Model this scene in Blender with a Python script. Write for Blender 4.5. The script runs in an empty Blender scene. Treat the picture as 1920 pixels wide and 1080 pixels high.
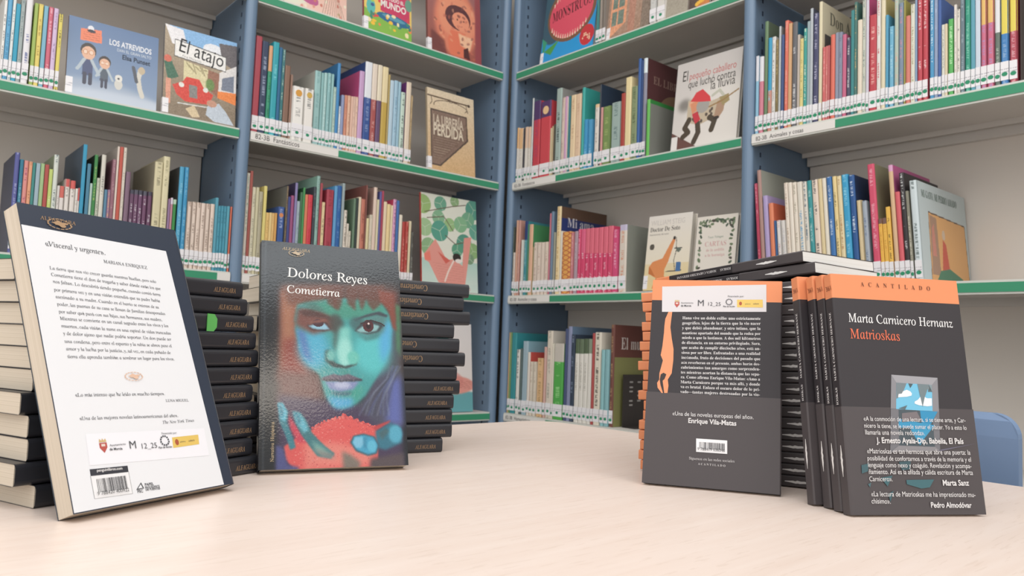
import bpy, bmesh, math, random
import numpy as np
from mathutils import Matrix, Vector
random.seed(7)
RNG = np.random.default_rng(11)
scene = bpy.context.scene
COL = scene.collection
R = math.radians

# ------------------------------------------------------------------ camera
cam_data = bpy.data.cameras.new('camera')
cam_data.sensor_width = 36.0
cam_data.lens = 1465.7 / 1920 * 36.0
cam_data.clip_start = 0.01
cam_data.dof.use_dof = True
cam_data.dof.focus_distance = 0.78
cam_data.dof.aperture_fstop = 15.0
cam = bpy.data.objects.new('camera', cam_data)
COL.objects.link(cam)
YAW, PITCH, ROLL = 0.70407, 0.06976, 0.03801
fw = Vector((math.sin(YAW) * math.cos(PITCH), math.cos(YAW) * math.cos(PITCH), math.sin(PITCH)))
rt = Vector((math.cos(YAW), -math.sin(YAW), 0))
up = rt.cross(fw)
r2 = rt * math.cos(ROLL) + up * math.sin(ROLL)
u2 = -rt * math.sin(ROLL) + up * math.cos(ROLL)
M = Matrix((r2, u2, -fw)).transposed().to_4x4()
M.translation = Vector((-1.6653, -2.0117, 0.871))
cam.matrix_world = M
scene.camera = cam

# ------------------------------------------------------------------ light of the room
scene.view_settings.view_transform = 'Standard'
scene.view_settings.look = 'None'
scene.view_settings.exposure = 0.17
scene.view_settings.gamma = 1.0
scene.view_settings.use_curve_mapping = False
world = bpy.data.worlds.new('reading_room_light')
scene.world = world
world.use_nodes = True
WORLD_STRENGTH = 1.22
wn = world.node_tree.nodes
wn['Background'].inputs[0].default_value = (1.0, 0.98, 0.965, 1)
wn['Background'].inputs[1].default_value = WORLD_STRENGTH


def area(name, loc, target, sx, sy, power, colour):
    d = bpy.data.lights.new(name, 'AREA')
    d.shape = 'RECTANGLE'
    d.size, d.size_y = sx, sy
    d.energy = power
    d.color = colour
    o = bpy.data.objects.new(name, d)
    o.location = loc
    o.rotation_euler = (Vector(target) - Vector(loc)).to_track_quat('-Z', 'Y').to_euler()
    COL.objects.link(o)
    return o


# ceiling fluorescents above the reading table, window behind the reader, added glare light
area('ceiling_lamp', (-1.45, -2.1, 2.95), (-1.1, -1.3, 0.9), 1.6, 1.0, 14, (1.0, 0.985, 0.96))
area('ceiling_lamp', (-3.0, -1.6, 2.95), (-0.9, -0.9, 1.2), 1.6, 1.2, 7, (1.0, 0.985, 0.96))
area('cover_glare_light', (-1.25, -6.0, 4.95), (-1.28, -1.25, 0.9), 1.9, 0.62, 20, (0.90, 0.96, 1.0))
area('cover_glare_light', (-1.75, -6.0, 3.62), (-1.28, -1.25, 0.9), 1.05, 0.34, 9.5, (1.0, 0.90, 0.78))  # added warm light, placed to reflect as a tan band on the novel

# ------------------------------------------------------------------ materials


def lin(c):
    c = c / 255.0
    return c / 12.92 if c <= 0.04045 else ((c + 0.055) / 1.055) ** 2.4


def hexlin(h, k=0.86, sat=0.9):
    h = h.lstrip('#')
    c = [lin(int(h[i:i + 2], 16)) * k for i in (0, 2, 4)]
    g = 0.3 * c[0] + 0.55 * c[1] + 0.15 * c[2]
    return tuple(min(0.86, g + (v - g) * sat) for v in c) + (1.0,)


MATS = {}


def mat(name, hexcol, rough=0.45, spec=0.4, k=0.86, metal=0.0):
    key = (name, hexcol)
    if key in MATS:
        return MATS[key]
    m = bpy.data.materials.new(name + '_' + hexcol)
    m.use_nodes = True
    b = m.node_tree.nodes['Principled BSDF']
    b.inputs['Base Color'].default_value = hexlin(hexcol, k)
    b.inputs['Roughness'].default_value = rough
    b.inputs['Specular IOR Level'].default_value = spec
    b.inputs['Metallic'].default_value = metal
    MATS[key] = m
    return m


def N(nt, t, **kw):
    n = nt.nodes.new(t)
    for k_, v in kw.items():
        setattr(n, k_, v)
    return n


def math_node(nt, op, a, b=None):
    n = N(nt, 'ShaderNodeMath', operation=op)
    for i, v in enumerate((a, b)):
        if v is None:
            continue
        if isinstance(v, (int, float)):
            n.inputs[i].default_value = v
        else:
            nt.links.new(v, n.inputs[i])
    return n.outputs[0]


def spine_mat(hexcol, lethex, chain=False):
    """printed spine: faint letter-like marks along the middle of the spine"""
    key = ('spine', hexcol, lethex, chain)
    if key in MATS:
        return MATS[key]
    m = bpy.data.materials.new('spine_' + hexcol)
    m.use_nodes = True
    nt = m.node_tree
    b = nt.nodes['Principled BSDF']
    b.inputs['Roughness'].default_value = 0.42
    b.inputs['Specular IOR Level'].default_value = 0.4
    uv = N(nt, 'ShaderNodeUVMap')
    uv.uv_map = 'UVMap'
    sep = N(nt, 'ShaderNodeSeparateXYZ')
    nt.links.new(uv.outputs[0], sep.inputs[0])
    u, v = sep.outputs[0], sep.outputs[1]
    mix = N(nt, 'ShaderNodeMix', data_type='RGBA')
    mix.inputs[6].default_value = hexlin(hexcol)
    mix.inputs[7].default_value = hexlin(lethex or hexcol)
    if chain:
        s = math_node(nt, 'SINE', math_node(nt, 'MULTIPLY', v, 2.1))
        d = math_node(nt, 'ABSOLUTE', math_node(nt, 'SUBTRACT', u, 0.5))
        r = math_node(nt, 'ABSOLUTE', math_node(nt, 'MULTIPLY', s, 0.42))
        e = math_node(nt, 'ABSOLUTE', math_node(nt, 'SUBTRACT', d, r))
        f = math_node(nt, 'LESS_THAN', e, 0.09)
        nt.links.new(f, mix.inputs[0])
    else:
        off = RNG.random() * 50
        cmb = N(nt, 'ShaderNodeCombineXYZ')
        nt.links.new(math_node(nt, 'MULTIPLY', u, 1.6), cmb.inputs[0])
        nt.links.new(math_node(nt, 'MULTIPLY', v, 4.0), cmb.inputs[1])
        cmb.inputs[2].default_value = off
        nz = N(nt, 'ShaderNodeTexNoise')
        nz.inputs['Scale'].default_value = 1.0
        nz.inputs['Detail'].default_value = 1.0
        nt.links.new(cmb.outputs[0], nz.inputs['Vector'])
        cm2 = N(nt, 'ShaderNodeCombineXYZ')
        nt.links.new(math_node(nt, 'MULTIPLY', v, 0.28), cm2.inputs[1])
        cm2.inputs[2].default_value = off + 9
        nz2 = N(nt, 'ShaderNodeTexNoise')
        nz2.inputs['Scale'].default_value = 1.0
        nz2.inputs['Detail'].default_value = 0.0
        nt.links.new(cm2.outputs[0], nz2.inputs['Vector'])
        a = math_node(nt, 'GREATER_THAN', nz.outputs[0], 0.5)
        w = math_node(nt, 'GREATER_THAN', nz2.outputs[0], 0.47)
        c = math_node(nt, 'LESS_THAN', math_node(nt, 'ABSOLUTE', math_node(nt, 'SUBTRACT', u, 0.5)), 0.2)
        f = math_node(nt, 'MULTIPLY', math_node(nt, 'MULTIPLY', a, w), c)
        nt.links.new(math_node(nt, 'MULTIPLY', f, 0.85), mix.inputs[0])
    nt.links.new(mix.outputs[2], b.inputs['Base Color'])
    MATS[key] = m
    return m


def paper_mat(name, hexcol, scale, axis):
    """page edges: fine leaf lines across the given object axis"""
    key = ('paper', name)
    if key in MATS:
        return MATS[key]
    m = bpy.data.materials.new(name)
    m.use_nodes = True
    nt = m.node_tree
    b = nt.nodes['Principled BSDF']
    b.inputs['Roughness'].default_value = 0.85
    b.inputs['Specular IOR Level'].default_value = 0.1
    tc = N(nt, 'ShaderNodeTexCoord')
    mp = N(nt, 'ShaderNodeMapping')
    sc = [2.0, 2.0, 2.0]
    sc[axis] = scale
    mp.inputs['Scale'].default_value = sc
    nz = N(nt, 'ShaderNodeTexNoise')
    nz.inputs['Scale'].default_value = 1.0
    nz.inputs['Detail'].default_value = 2.0
    nt.links.new(tc.outputs['Object'], mp.inputs[0])
    nt.links.new(mp.outputs[0], nz.inputs['Vector'])
    cr = N(nt, 'ShaderNodeValToRGB')
    c = hexlin(hexcol)
    cr.color_ramp.elements[0].position = 0.35
    cr.color_ramp.elements[1].position = 0.62
    cr.color_ramp.elements[0].color = (c[0] * 0.88, c[1] * 0.87, c[2] * 0.84, 1)
    cr.color_ramp.elements[1].color = c
    nt.links.new(nz.outputs[0], cr.inputs[0])
    nt.links.new(cr.outputs[0], b.inputs['Base Color'])
    MATS[key] = m
    return m


def label_mat():
    """white shelfmark sticker with grey typed lines"""
    if 'label' in MATS:
        return MATS['label']
    m = bpy.data.materials.new('shelfmark_sticker')
    m.use_nodes = True
    nt = m.node_tree
    b = nt.nodes['Principled BSDF']
    b.inputs['Roughness'].default_value = 0.35
    tc = N(nt, 'ShaderNodeTexCoord')
    sep = N(nt, 'ShaderNodeSeparateXYZ')
    nt.links.new(tc.outputs['Generated'], sep.inputs[0])
    z = sep.outputs[2]
    d1 = math_node(nt, 'LESS_THAN', math_node(nt, 'ABSOLUTE', math_node(nt, 'SUBTRACT', z, 0.58)), 0.03)
    d2 = math_node(nt, 'LESS_THAN', math_node(nt, 'ABSOLUTE', math_node(nt, 'SUBTRACT', z, 0.44)), 0.03)
    nz = N(nt, 'ShaderNodeTexNoise')
    nz.inputs['Scale'].default_value = 260.0
    nt.links.new(tc.outputs['Object'], nz.inputs['Vector'])
    g = math_node(nt, 'GREATER_THAN', nz.outputs[0], 0.47)
    f = math_node(nt, 'MULTIPLY', math_node(nt, 'ADD', d1, d2), g)
    mix = N(nt, 'ShaderNodeMix', data_type='RGBA')
    mix.inputs[6].default_value = hexlin('f3f1f4')
    mix.inputs[7].default_value = hexlin('b9b6be')
    nt.links.new(f, mix.inputs[0])
    nt.links.new(mix.outputs[2], b.inputs['Base Color'])
    MATS['label'] = m
    return m


def art_mat(rough=0.4, bump=0.0, name='printed_cover', coat=0.0):
    key = ('art', name)
    if key in MATS:
        return MATS[key]
    m = bpy.data.materials.new(name)
    m.use_nodes = True
    nt = m.node_tree
    b = nt.nodes['Principled BSDF']
    b.inputs['Roughness'].default_value = rough
    b.inputs['Specular IOR Level'].default_value = 0.1 if coat else 0.5
    at = N(nt, 'ShaderNodeAttribute')
    at.attribute_name = 'print'
    nt.links.new(at.outputs['Color'], b.inputs['Base Color'])
    if coat:
        b.inputs['Coat Weight'].default_value = coat
        b.inputs['Coat Roughness'].default_value = 0.09
    if bump:
        tc = N(nt, 'ShaderNodeTexCoord')
        nz = N(nt, 'ShaderNodeTexNoise')
        nz.inputs['Scale'].default_value = 420.0
        nz.inputs['Detail'].default_value = 3.0
        nt.links.new(tc.outputs['Object'], nz.inputs['Vector'])
        bp = N(nt, 'ShaderNodeBump')
        bp.inputs['Strength'].default_value = bump
        bp.inputs['Distance'].default_value = 0.001
        nt.links.new(nz.outputs[0], bp.inputs['Height'])
        nt.links.new(bp.outputs[0], b.inputs['Normal'])
        if coat:
            nt.links.new(bp.outputs[0], b.inputs['Coat Normal'])
    MATS[key] = m
    return m


def wood_mat():
    m = bpy.data.materials.new('pale_beech_laminate')
    m.use_nodes = True
    nt = m.node_tree
    b = nt.nodes['Principled BSDF']
    b.inputs['Roughness'].default_value = 0.38
    b.inputs['Specular IOR Level'].default_value = 0.35
    tc = N(nt, 'ShaderNodeTexCoord')
    mp = N(nt, 'ShaderNodeMapping')
    mp.inputs['Scale'].default_value = (1.6, 26, 26)
    nt.links.new(tc.outputs['Object'], mp.inputs[0])
    nz = N(nt, 'ShaderNodeTexNoise')
    nz.inputs['Scale'].default_value = 3.0
    nz.inputs['Detail'].default_value = 5.0
    nz.inputs['Distortion'].default_value = 0.6
    nt.links.new(mp.outputs[0], nz.inputs['Vector'])
    mp2 = N(nt, 'ShaderNodeMapping')
    mp2.inputs['Scale'].default_value = (14, 160, 160)
    nt.links.new(tc.outputs['Object'], mp2.inputs[0])
    nz2 = N(nt, 'ShaderNodeTexNoise')
    nz2.inputs['Scale'].default_value = 2.0
    nt.links.new(mp2.outputs[0], nz2.inputs['Vector'])
    cr = N(nt, 'ShaderNodeValToRGB')
    cr.color_ramp.elements[0].position = 0.3
    cr.color_ramp.elements[1].position = 0.75
    cr.color_ramp.elements[0].color = hexlin('eed9cb', 0.86)
    cr.color_ramp.elements[1].color = hexlin('f4e2d6', 0.86)
    nt.links.new(nz.outputs[0], cr.inputs[0])
    mix = N(nt, 'ShaderNodeMix', data_type='RGBA')
    f = math_node(nt, 'MULTIPLY', math_node(nt, 'GREATER_THAN', nz2.outputs[0], 0.63), 0.35)
    nt.links.new(f, mix.inputs[0])
    nt.links.new(cr.outputs[0], mix.inputs[6])
    mix.inputs[7].default_value = hexlin('dcc4b2')
    nt.links.new(mix.outputs[2], b.inputs['Base Color'])
    return m


# ------------------------------------------------------------------ object helpers


def mesh_obj(name, me, parent=None, mats=()):
    o = bpy.data.objects.new(name, me)
    for m in mats:
        me.materials.append(m)
    if parent is not None:
        o.parent = parent
    COL.objects.link(o)
    return o


def pyd(verts, faces, fm=None, smooth=False):
    me = bpy.data.meshes.new('m')
    me.from_pydata(verts, [], faces)
    if fm is not None:
        me.polygons.foreach_set('material_index', fm)
    if smooth:
        me.polygons.foreach_set('use_smooth', [True] * len(me.polygons))
    return me


def fix_normals(me):
    bm = bmesh.new()
    bm.from_mesh(me)
    bmesh.ops.recalc_face_normals(bm, faces=bm.faces)
    bm.to_mesh(me)
    bm.free()
    return me


def tag(o, label=None, cat=None, group=None, kind=None):
    if label:
        o['label'] = label
    if cat:
        o['category'] = cat
    if group:
        o['group'] = group
    if kind:
        o['kind'] = kind
    return o


def empty(name, mw):
    o = bpy.data.objects.new(name, None)
    o.empty_display_size = 0.02
    COL.objects.link(o)
    o.matrix_world = mw
    return o


def box_verts(x0, x1, y0, y1, z0, z1):
    v = [(x, y, z) for z in (z0, z1) for y in (y0, y1) for x in (x0, x1)]
    f = [(0, 2, 3, 1), (4, 5, 7, 6), (0, 1, 5, 4), (2, 6, 7, 3), (0, 4, 6, 2), (1, 3, 7, 5)]
    return v, f


class MB:
    """collects boxes, prisms and tubes into one mesh"""

    def __init__(self):
        self.v, self.f, self.m = [], [], []

    def add(self, v, f, m=0):
        n = len(self.v)
        self.v += [tuple(p) for p in v]
        self.f += [tuple(i + n for i in q) for q in f]
        self.m += [m] * len(f)
        return self

    def box(self, x0, x1, y0, y1, z0, z1, m=0):
        return self.add(*box_verts(x0, x1, y0, y1, z0, z1), m)

    def prism(self, poly, z0, z1, m=0):
        n = len(poly)
        v = [(x, y, z0) for x, y in poly] + [(x, y, z1) for x, y in poly]
        f = [tuple(range(n))[::-1], tuple(range(n, 2 * n))]
        f += [(i, (i + 1) % n, n + (i + 1) % n, n + i) for i in range(n)]
        return self.add(v, f, m)

    def tube(self, pts, r, seg=10, m=0):
        pts = [Vector(p) for p in pts]
        rings = []
        for i, p in enumerate(pts):
            d = (pts[min(i + 1, len(pts) - 1)] - pts[max(i - 1, 0)]).normalized()
            a = d.orthogonal().normalized() if i == 0 else (rings[-1][1] - d * rings[-1][1].dot(d)).normalized()
            b = d.cross(a)
            rings.append(([p + a * r * math.cos(t) + b * r * math.sin(t) for t in
                           [2 * math.pi * k / seg for k in range(seg)]], a))
        v = [q for ring, _ in rings for q in ring]
        f = []
        for i in range(len(pts) - 1):
            for k in range(seg):
                f.append((i * seg + k, i * seg + (k + 1) % seg, (i + 1) * seg + (k + 1) % seg, (i + 1) * seg + k))
        f.append(tuple(range(seg))[::-1])
        f.append(tuple(range((len(pts) - 1) * seg, len(pts) * seg)))
        return self.add(v, f, m)

    def build(self, name, mats, parent=None, bevel=0.0, smooth=False, fix=True):
        me = pyd(self.v, self.f, self.m, smooth)
        if fix or bevel:
            bm = bmesh.new()
            bm.from_mesh(me)
            if fix:
                bmesh.ops.recalc_face_normals(bm, faces=bm.faces)
            if bevel:
                bmesh.ops.bevel(bm, geom=[e for e in bm.edges], offset=bevel, segments=2, affect='EDGES', clamp_overlap=True)
            bm.to_mesh(me)
            bm.free()
        if not isinstance(mats, (list, tuple)):
            mats = [mats]
        return mesh_obj(name, me, parent, mats)


# ------------------------------------------------------------------ lettering


def serif(s):
    o = ''
    for ch in s:
        if 'A' <= ch <= 'Z':
            o += chr(0x1D434 + ord(ch) - 65)
        elif ch == 'h':
            o += '\u210e'
        elif 'a' <= ch <= 'z':
            o += chr(0x1D44E + ord(ch) - 97)
        else:
            o += ch
    return o


def bserif(s):
    o = ''
    for ch in s:
        if 'A' <= ch <= 'Z':
            o += chr(0x1D400 + ord(ch) - 65)
        elif 'a' <= ch <= 'z':
            o += chr(0x1D41A + ord(ch) - 97)
        else:
            o += ch
    return o


TCACHE = {}


def glyphs(text, style='sans'):
    """-> (2D verts, faces) of one line of text at size 1, left aligned on its baseline"""
    key = (text, style)
    if key in TCACHE:
        return TCACHE[key]
    cu = bpy.data.curves.new('t', 'FONT')
    cu.size = 1.0
    cu.resolution_u = 3
    body = text
    if style == 'serif':
        body = serif(text)
        cu.shear = -0.25
        cu.offset = 0.003
    elif style == 'italic':
        body = serif(text)
    elif style == 'bserif':
        body = bserif(text)
        cu.offset = -0.003
    elif style == 'bold':
        cu.offset = 0.022
    elif style == 'light':
        cu.offset = -0.004
    cu.body = body
    ob = bpy.data.objects.new('t', cu)
    me = ob.to_mesh()
    v = [(p.co.x, p.co.y) for p in me.vertices]
    f = [tuple(p.vertices) for p in me.polygons]
    ob.to_mesh_clear()
    bpy.data.objects.remove(ob)
    bpy.data.curves.remove(cu)
    TCACHE[key] = (v, f)
    return v, f


def write(name, parent, lines, m, y=-0.0004, basis=None):
    """lines: (text, style, p0, p1[, squash]) with p0/p1 the baseline ends in the cover plane (x, z); one mesh part.
    basis maps cover-plane (x, z) to local space; default is the front face of a standing book."""
    mb = MB()
    for ln in lines:
        text, style, p0, p1 = ln[:4]
        v, f = glyphs(text, style)
        if not v:
            continue
        xs = [p[0] for p in v]
        x0, x1 = min(xs), max(xs)
        p0, p1 = Vector(p0), Vector(p1)
        d = p1 - p0
        s = d.length / (x1 - x0)
        d.normalize()
        n = Vector((-d.y, d.x))
        k = ln[4] if len(ln) > 4 else 1.0
        out = []
        for x, yv in v:
            q = p0 + d * (x - x0) * s + n * yv * s * k
            out.append((q.x, y, q.y) if basis is None else tuple(basis(q.x, q.y)))
        mb.add(out, f)
    if not mb.v:
        return None
    return mb.build(name, m, parent, fix=False)


def decal(name, parent, polys, y=-0.0003, step=0.00004, basis=None):
    """flat printed shapes: list of (polygon in the cover plane, hex colour)"""
    mb = MB()
    ms, idx = [], {}
    for i, (poly, colr) in enumerate(polys):
        if colr not in idx:
            idx[colr] = len(ms)
            ms.append(mat('ink', colr, 0.5))
        yy = y - i * step
        v = [(p[0], yy, p[1]) if basis is None else tuple(basis(p[0], p[1], i * step)) for p in poly]
        mb.add(v, [tuple(range(len(poly)))], idx[colr])
    return mb.build(name, ms, parent, fix=False)


def ellipse(cx, cz, rx, rz, n=20, a=0.0):
    c, s = math.cos(a), math.sin(a)
    return [(cx + c * rx * math.cos(t) - s * rz * math.sin(t), cz + s * rx * math.cos(t) + c * rz * math.sin(t))
            for t in [2 * math.pi * k / n for k in range(n)]]


# ------------------------------------------------------------------ painted covers


class Art:
    """small raster painter in the cover plane (x right, z up, metres) -> coloured grid mesh"""

    def __init__(self, w, h, res, base):
        self.w, self.h = w, h
        self.nx, self.nz = max(8, int(w / res)), max(8, int(h / res))
        xs = (np.arange(self.nx) + 0.5) / self.nx * w
        zs = (np.arange(self.nz) + 0.5) / self.nz * h
        self.X, self.Z = np.meshgrid(xs, zs)
        self.a = np.zeros((self.nz, self.nx, 3))
        self.a[:] = self.c(base)
        self.res = res

    def c(self, h):
        h = h.lstrip('#')
        return np.array([int(h[i:i + 2], 16) for i in (0, 2, 4)], float)

    def blur(self, m, r):
        n = int(round(r * 0.5 / self.res))
        if n < 1:
            return m
        for _ in range(2):
            for ax in (0, 1):
                p = np.pad(m, [(n + 1, n) if i == ax else (0, 0) for i in (0, 1)], mode='edge')
                cs = np.cumsum(p, axis=ax)
                hi = np.take(cs, np.arange(2 * n + 1, p.shape[ax]), axis=ax)
                lo = np.take(cs, np.arange(0, p.shape[ax] - 2 * n - 1), axis=ax)
                m = (hi - lo) / (2 * n + 1)
        return m

    def put(self, m, col, alpha=1.0):
        m = (m * alpha)[..., None]
        self.a = self.a * (1 - m) + self.c(col) * m
        return self

    def poly(self, pts, col, soft=0.0, alpha=1.0):
        m = np.zeros(self.X.shape, bool)
        n = len(pts)
        for i in range(n):
            x0, z0 = pts[i]
            x1, z1 = pts[(i + 1) % n]
            if z0 == z1:
                continue
            t = (self.Z > z0) != (self.Z > z1)
            m ^= t & (self.X < (x1 - x0) * (self.Z - z0) / (z1 - z0) + x0)
        return self.put(self.blur(m.astype(float), soft), col, alpha)

    def ell(self, cx, cz, rx, rz, col, a=0.0, soft=0.0, alpha=1.0):
        dx, dz = self.X - cx, self.Z - cz
        c, s = math.cos(a), math.sin(a)
        q = ((dx * c + dz * s) / rx) ** 2 + ((-dx * s + dz * c) / rz) ** 2
        return self.put(self.blur((q < 1).astype(float), soft), col, alpha)

    def line(self, pts, wd, col, soft=0.0, alpha=1.0):
        m = np.zeros(self.X.shape)
        for (x0, z0), (x1, z1) in zip(pts[:-1], pts[1:]):
            d2 = max((x1 - x0) ** 2 + (z1 - z0) ** 2, 1e-12)
            t = np.clip(((self.X - x0) * (x1 - x0) + (self.Z - z0) * (z1 - z0)) / d2, 0, 1)
            m = np.maximum(m, (np.hypot(self.X - x0 - t * (x1 - x0), self.Z - z0 - t * (z1 - z0)) < wd / 2).astype(float))
        return self.put(self.blur(m, soft), col, alpha)

    def vgrad(self, z0, z1, c0, c1):
        t = np.clip((self.Z - z0) / (z1 - z0), 0, 1)[..., None]
        sel = ((self.Z >= min(z0, z1)) & (self.Z <= max(z0, z1)))[..., None]
        self.a = np.where(sel, self.c(c0) * (1 - t) + self.c(c1) * t, self.a)
        return self

    def speck(self, amp, size=1):
        n = RNG.normal(0, 1, (self.nz // size + 2, self.nx // size + 2))
        n = np.repeat(np.repeat(n, size, 0), size, 1)[:self.nz, :self.nx]
        self.a = self.a + (n * amp)[..., None]
        return self

    def mesh(self, name, parent, m, y=-0.0003, basis=None, cut=None):
        nx, nz = self.nx, self.nz
        gx = np.linspace(0, self.w, nx + 1)
        gz = np.linspace(0, self.h, nz + 1)
        X, Z = np.meshgrid(gx, gz)
        P = np.stack([X, np.full_like(X, y), Z], -1).reshape(-1, 3)
        if basis is not None:
            P = np.array([basis(p[0], p[2]) for p in P])
        a = (np.arange(nz)[:, None] * (nx + 1) + np.arange(nx)[None, :]).ravel()
        F = np.stack([a, a + 1, a + nx + 2, a + nx + 1], -1)
        cols = np.clip(self.a, 0, 255) / 255.0
        L = np.where(cols <= 0.04045, cols / 12.92, ((cols + 0.055) / 1.055) ** 2.4) * 0.88
        L = L.reshape(-1, 3)
        if cut is not None:
            keep = ~cut(self.X, self.Z).ravel()
            F, L = F[keep], L[keep]
        me = bpy.data.meshes.new(name)
        nF = len(F)
        me.vertices.add(len(P))
        me.vertices.foreach_set('co', P.ravel())
        me.loops.add(nF * 4)
        me.loops.foreach_set('vertex_index', F.ravel().astype(np.int32))
        me.polygons.add(nF)
        me.polygons.foreach_set('loop_start', (np.arange(nF) * 4).astype(np.int32))
        at = me.color_attributes.new('print', 'FLOAT_COLOR', 'CORNER')
        C4 = np.concatenate([np.repeat(L, 4, 0), np.ones((nF * 4, 1))], 1)
        at.data.foreach_set('color', C4.ravel())
        me.update(calc_edges=True)
        return mesh_obj(name, me, parent, [m])


# ------------------------------------------------------------------ books


def case_mesh(t, d, h, c, r, levels, slot, seg=6, uv=False, tz=None):
    """hollow book case: spine at y=0, boards along y, fore-edge open at y=d, extruded in z.
    slot(where, zmid) -> material index, where is 'spine', 'low' (x=0 board), 'high' (x=t board)"""
    outer, inner, where = [], [], []
    outer.append((0, d)); inner.append((c, d)); where.append('low')
    arc = [(r - r * math.cos(a), r - r * math.sin(a)) for a in [math.pi / 2 * k / (seg // 2) for k in range(seg // 2 + 1)]]
    for i, (x, y) in enumerate(arc):
        outer.append((x, y)); where.append('spine')
    for x, y in arc[::-1]:
        outer.append((t - x, y)); where.append('spine')
    outer.append((t, d))
    where[len(outer) - 2] = 'high'
    ci = c
    inner = [(ci, d)]
    for x, y in outer[1:-1]:
        inner.append((min(max(x, ci), t - ci), max(y, ci)))
    inner.append((t - ci, d))
    where = ['low'] + ['spine'] * (len(outer) - 3) + ['high']
    n = len(outer)
    v, f, m, uvs = [], [], [], []
    nl = len(levels)
    tfun = tz or (lambda z: 1.0)
    for z in levels:
        k = tfun(z)
        v += [(x * k, y, z) for x, y in outer]
        v += [(x * k, y, z) for x, y in inner]
    for L in range(nl - 1):
        a, b = L * 2 * n, (L + 1) * 2 * n
        zm = (levels[L] + levels[L + 1]) / 2
        for i in range(n - 1):
            f.append((a + i, a + i + 1, b + i + 1, b + i)); m.append(slot(where[i], zm))
            f.append((a + n + i + 1, a + n + i, b + n + i, b + n + i + 1)); m.append(slot('inside', zm))
        for i in (0, n - 1):
            f.append((a + i, b + i, b + n + i, a + n + i)); m.append(slot('low' if i == 0 else 'high', zm))
    for L in (0, nl - 1):
        a = L * 2 * n
        for i in range(n - 1):
            f.append((a + i, a + i + 1, a + n + i + 1, a + n + i))
            m.append(slot(where[i], levels[0] + 1e-5 if L == 0 else levels[-1] - 1e-5))
    me = pyd(v, f, m)
    fix_normals(me)
    if uv:
        ul = me.uv_layers.new(name='UVMap')
        co = np.zeros(len(me.vertices) * 3)
        me.vertices.foreach_get('co', co)
        co = co.reshape(-1, 3)
        vi = np.zeros(len(me.loops), np.int32)
        me.loops.foreach_get('vertex_index', vi)
        p = co[vi]
        ul.data.foreach_set('uv', np.stack([p[:, 0] / t, p[:, 2] * 100], -1).ravel())
    return me


PAGES_X = None


def pages(parent, x0, x1, y0, y1, z0, z1, axis=0, colr='e9e0d0', mname='page_edges', tz=None):
    v, f = box_verts(x0, x1, y0, y1, z0, z1)
    if tz:
        v = [(x * tz(z), y, z) for x, y, z in v]
    me = pyd(v, f)
    return mesh_obj('page_block', me, parent, [paper_mat(mname, colr, 900.0, axis)])


def disc(name, parent, rx, rz, x, y, z, m, th=0.0004, n=14):
    mb = MB()
    poly = [(x + rx * math.cos(2 * math.pi * k / n), z + rz * math.sin(2 * math.pi * k / n)) for k in range(n)]
    v = [(a, y - th, b) for a, b in poly] + [(a, y, b) for a, b in poly]
    f = [tuple(range(n)), tuple(range(n, 2 * n))[::-1]] + [(i, n + i, n + (i + 1) % n, (i + 1) % n) for i in range(n)]
    mb.add(v, f)
    return mb.build(name, m, parent)


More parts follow.
